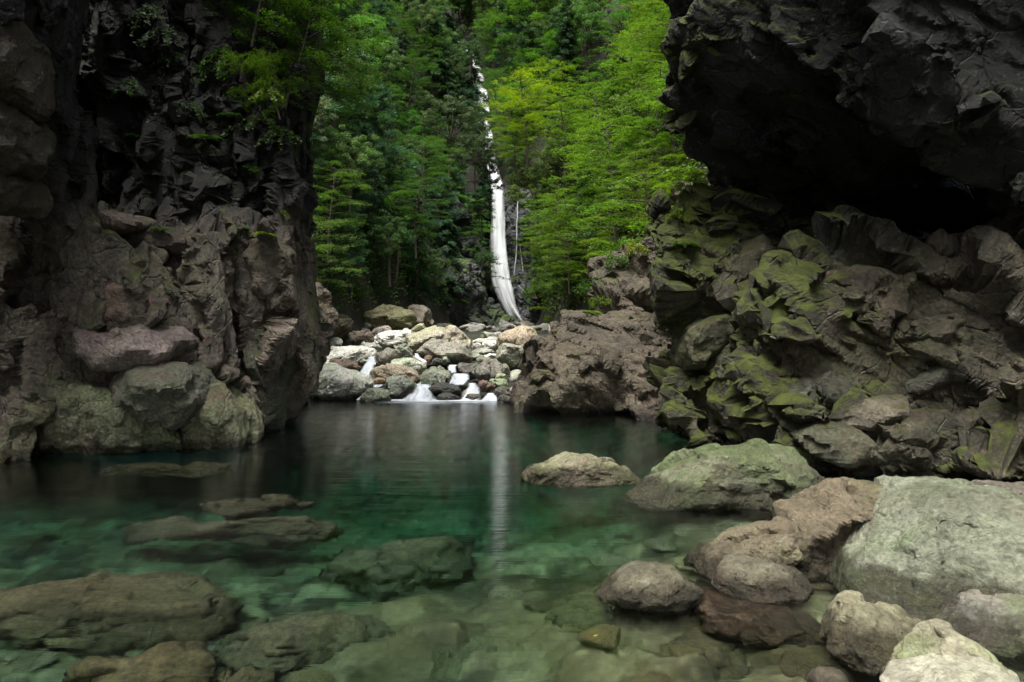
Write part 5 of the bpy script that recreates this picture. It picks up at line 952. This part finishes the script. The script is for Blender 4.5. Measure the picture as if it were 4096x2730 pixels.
for a in [
    ('hanging', 610, 40, 8, 17, 1.0, (.05, .085, .05), 'bluish spray of leaves hanging from the dark left cliff at the top edge', 0), ('hanging', 660, 120, 8, 17, .8, (.05, .085, .05), 'bluish leafy spray just below the topmost one on the left cliff', 1),
    ('hanging', 900, 205, 8, 17, .9, G1, 'leafy tuft on the second rib of the left cliff', 1), ('hanging', 880, 265, 8, 17, .8, G1, 'wide leafy tuft below the one on the second rib', 2), ('hanging', 700, 215, 8, 17, .5, G3, 'thin twig with few leaves on the dark middle of the left cliff', 0),
    ('hanging', 1075, 360, 8, 17, .55, G2, 'bright leaved sprig on the outer rib of the left cliff', 1), ('hanging', 1050, 470, 8, 17, .7, G1, 'dull green sprig lower on the outer rib of the left cliff', 2), ('hanging', 530, 330, 8, 17, .7, G3, 'dark leafy streak in the shade of the left cliff', 1),
    ('fern', 545, 560, 8, 17, .45, G3, 'small dark fern on the mossy shoulder of the left cliff', 0), ('fern', 960, 920, 8, 17, .35, G1, 'little fern on the ledge of the left cliff', 1), ('fern', 1060, 945, 8, 17, .38, G2, 'brighter fern at the ledge corner of the left cliff', 2), ('fern', 640, 925, 8, 17, .3, G1, 'tiny fern above the topmost stacked block', 0),
    ('fern', 2150, 1240, 22, 60, 1.3, G2, 'light fern on the bank right of the waterfall foot', 0), ('shrub', 2150, 1190, 22, 60, 1.8, (.06, .12, .012), 'round shrub right of the waterfall foot', 0), ('shrub', 2250, 1110, 20, 60, 1.6, G1, 'round shrub above the one at the waterfall foot', 1),
    ('fern', 2330, 1130, 20, 60, 1.0, G2, 'tall light fern under the slim-stemmed maple', 1), ('shrub', 2290, 1170, 20, 60, 1.2, G2, 'yellow-green shrub under the slim-stemmed maple', 2), ('fern', 2220, 1235, 20, 60, 1.0, G2, 'fern above the pinkish cream boulder', 2), ('shrub', 2380, 1180, 18, 60, 1.0, G1, 'small shrub left of the square brown ledge', 0),
    ('shrub', 2560, 1030, 16, 40, .9, (.16, .20, .012), 'bright mossy shrub on top of the square brown ledge', 1), ('shrub', 2650, 960, 15, 40, .8, (.15, .21, .012), 'bright shrub between the ledge and the mossy cliff ridge', 2), ('fern', 2710, 850, 14, 40, 1.1, G2, 'large fern leaning out from the mossy cliff ridge', 0), ('fern', 2690, 760, 14, 40, 1.1, G2, 'large fern above the other one on the mossy cliff ridge', 1),
    ('fern', 2760, 640, 13, 40, 1.0, (.13, .19, .014), 'highest fern beside the mossy cliff ridge', 2), ('shrub', 2600, 900, 16, 40, 1.0, G2, 'lime shrub beside the lower large fern', 0), ('shrub', 2470, 1080, 18, 40, .9, G1, 'green shrub at the left end of the ledge top', 1),
    ('fern', 1235, 1090, 18, 40, 1.1, G2, 'bright layered fern against the left cliff edge', 0), ('fern', 1245, 1010, 18, 40, 1.0, G2, 'bright fern above the other one at the left cliff edge', 1), ('shrub', 1330, 1180, 20, 45, 1.3, G1, 'bushy green shrub above the mossy knobs', 0), ('shrub', 1420, 1200, 24, 45, 1.5, G1, 'bushy shrub right of the one above the mossy knobs', 1),
    ('shrub', 1510, 1180, 24, 45, 1.5, (.05, .13, .02), 'fresh green shrub behind the domed mossy mound', 2), ('fern', 1790, 1140, 30, 60, 1.5, G1, 'green fern on the black crag', 1), ('fern', 1830, 1210, 30, 60, 1.5, G1, 'lower green fern on the black crag', 2), ('shrub', 1760, 1210, 30, 60, 1.4, G3, 'dark shrub at the foot of the black crag', 0), ('shrub', 1940, 1060, 30, 60, 1.8, G3, 'dark shrub on the shoulder of the black crag beside the fall', 1),
    ('shrub', 2760, 760, 9, 20, .6, G2, 'bright shrub on the spine of the mossy ridge', 0), ('shrub', 2720, 900, 9, 20, .5, (.14, .2, .014), 'yellow-green shrub lower on the spine of the mossy ridge', 2), ('fern', 2790, 700, 9, 20, .6, G2, 'fern on the spine of the mossy ridge', 1), ('fern', 2740, 990, 9, 20, .5, G1, 'lowest fern on the mossy ridge', 2),
    ('shrub', 2200, 1290, 19, 50, 1.1, G2, 'light shrub above the pinkish cream boulder, left one', 1), ('shrub', 2290, 1250, 18, 40, .9, G1, 'light shrub above the pinkish cream boulder, right one', 2), ('shrub', 2400, 1230, 17, 30, .6, G2, 'small bright shrub on top of the craggy outcrop', 0), ('fern', 2350, 1260, 17, 30, .7, G2, 'fern on top of the craggy outcrop', 0),
    ('fern', 820, 560, 8, 17, .5, G1, 'fern on the second rib of the left cliff', 1), ('shrub', 1000, 700, 8, 17, .35, G1, 'small shrub on the outer rib of the left cliff', 0), ('hanging', 1130, 520, 8, 17, .7, G1, 'leafy sprig at the corner of the left cliff', 0), ('fern', 930, 480, 8, 17, .5, G3, 'shaded fern high on the outer rib of the left cliff', 2), ('shrub', 1130, 880, 8, 17, .3, G2, 'tiny bright shrub at the corner ledge of the left cliff', 2), ('hanging', 760, 420, 8, 17, .7, G3, 'shaded leafy strand in the middle of the left cliff', 2),
    ('shrub', 3210, 390, 7, 14, .28, G1, 'small leafy tuft on the face of the overhanging cliff', 0), ('shrub', 3290, 660, 7, 14, .22, G1, 'small leafy tuft at the lower lip of the overhanging cliff', 1), ('shrub', 3420, 1350, 7, 14, .16, G1, 'tiny green plant on the rocks of the right cliff', 2), ('fern', 2830, 380, 7, 14, .4, G3, 'grassy fern tuft on the left brow of the overhanging cliff', 0)]:
    plant(*a)
# three fallen leaves
def leaf_thing(px, py, D, z, col, label, s=.03):
    s = s*.6; c = P(px, py, D); s_ = np.linspace(-1, 1, 9); w = (1-s_**2)*.34
    V = np.concatenate([np.stack([s_, w, .12*s_**2], 1), np.stack([s_, -w, .12*s_**2], 1), np.stack([s_, w, .12*s_**2-.03], 1), np.stack([s_, -w, .12*s_**2-.03], 1)])*s
    Q = [(i, i+1, i+10, i+9) for i in range(8)]+[(i+18, i+27, i+28, i+19) for i in range(8)]
    o = put('fallen_leaf', mesh('fallen_leaf', V, np.array(Q), M_LEAF, attr={'tint': np.full(36, .6)}), (c[0], c[1], z), label=label, cat='leaf', color=col+(1,)); o.rotation_euler = (0, 0, .5); return o
leaf_thing(2381, 2548, 3.7, .004, (.55, .50, .02), 'single yellow leaf afloat near the bottom of the pool'); leaf_thing(1774, 1811, 9.8, .004, (.6, .55, .45), 'tiny pale leaf afloat in the middle of the pool', .035)
# ------------------------------------------------------------------ light, camera, render
sc = bpy.context.scene
w = bpy.data.worlds.new('World'); sc.world = w; w.use_nodes = True; nt = w.node_tree
sky = nt.nodes.new('ShaderNodeTexSky'); sky.sky_type = 'NISHITA'; sky.sun_disc = False
EL, AZ = math.radians(69), math.radians(-158)     # sun high, behind the camera on the left (azimuth measured from +Y towards +X)
sky.sun_elevation = EL; sky.sun_rotation = AZ; sky.air_density = 1.; sky.dust_density = 3.; sky.ozone_density = 1.
bg = nt.nodes['Background']; hs = nt.nodes.new('ShaderNodeHueSaturation'); hs.inputs['Saturation'].default_value = .5; nt.links.new(sky.outputs[0], hs.inputs['Color']); nt.links.new(hs.outputs[0], bg.inputs[0]); bg.inputs[1].default_value = .03
L = bpy.data.lights.new('sun', 'SUN'); L.energy = 1.5; L.angle = math.radians(32); L.color = (1, .985, .945)
lo = bpy.data.objects.new('sun', L); C.objects.link(lo)
sd = Vector((math.sin(AZ)*math.cos(EL), math.cos(AZ)*math.cos(EL), math.sin(EL))); lo.rotation_euler = sd.to_track_quat('Z', 'Y').to_euler(); lo.location = sd*60
cam = bpy.data.cameras.new('camera'); cam.lens = 24; cam.sensor_width = 36; cam.clip_end = 1000; cam.clip_start = .05
co = bpy.data.objects.new('camera', cam); C.objects.link(co); co.location = (0, 0, H); co.rotation_euler = (math.pi/2, 0, 0); sc.camera = co
vs = sc.view_settings; vs.view_transform = 'Standard'; vs.look = 'None'; vs.gamma = 1; vs.use_curve_mapping = False; vs.exposure = 2.4
cy = sc.cycles; cy.max_bounces = 8; cy.diffuse_bounces = 3; cy.glossy_bounces = 3; cy.transmission_bounces = 4; cy.transparent_max_bounces = 24; cy.volume_bounces = 0
cy.sample_clamp_indirect = 4; cy.use_denoising = True; cy.use_adaptive_sampling = True; cy.adaptive_threshold = .02
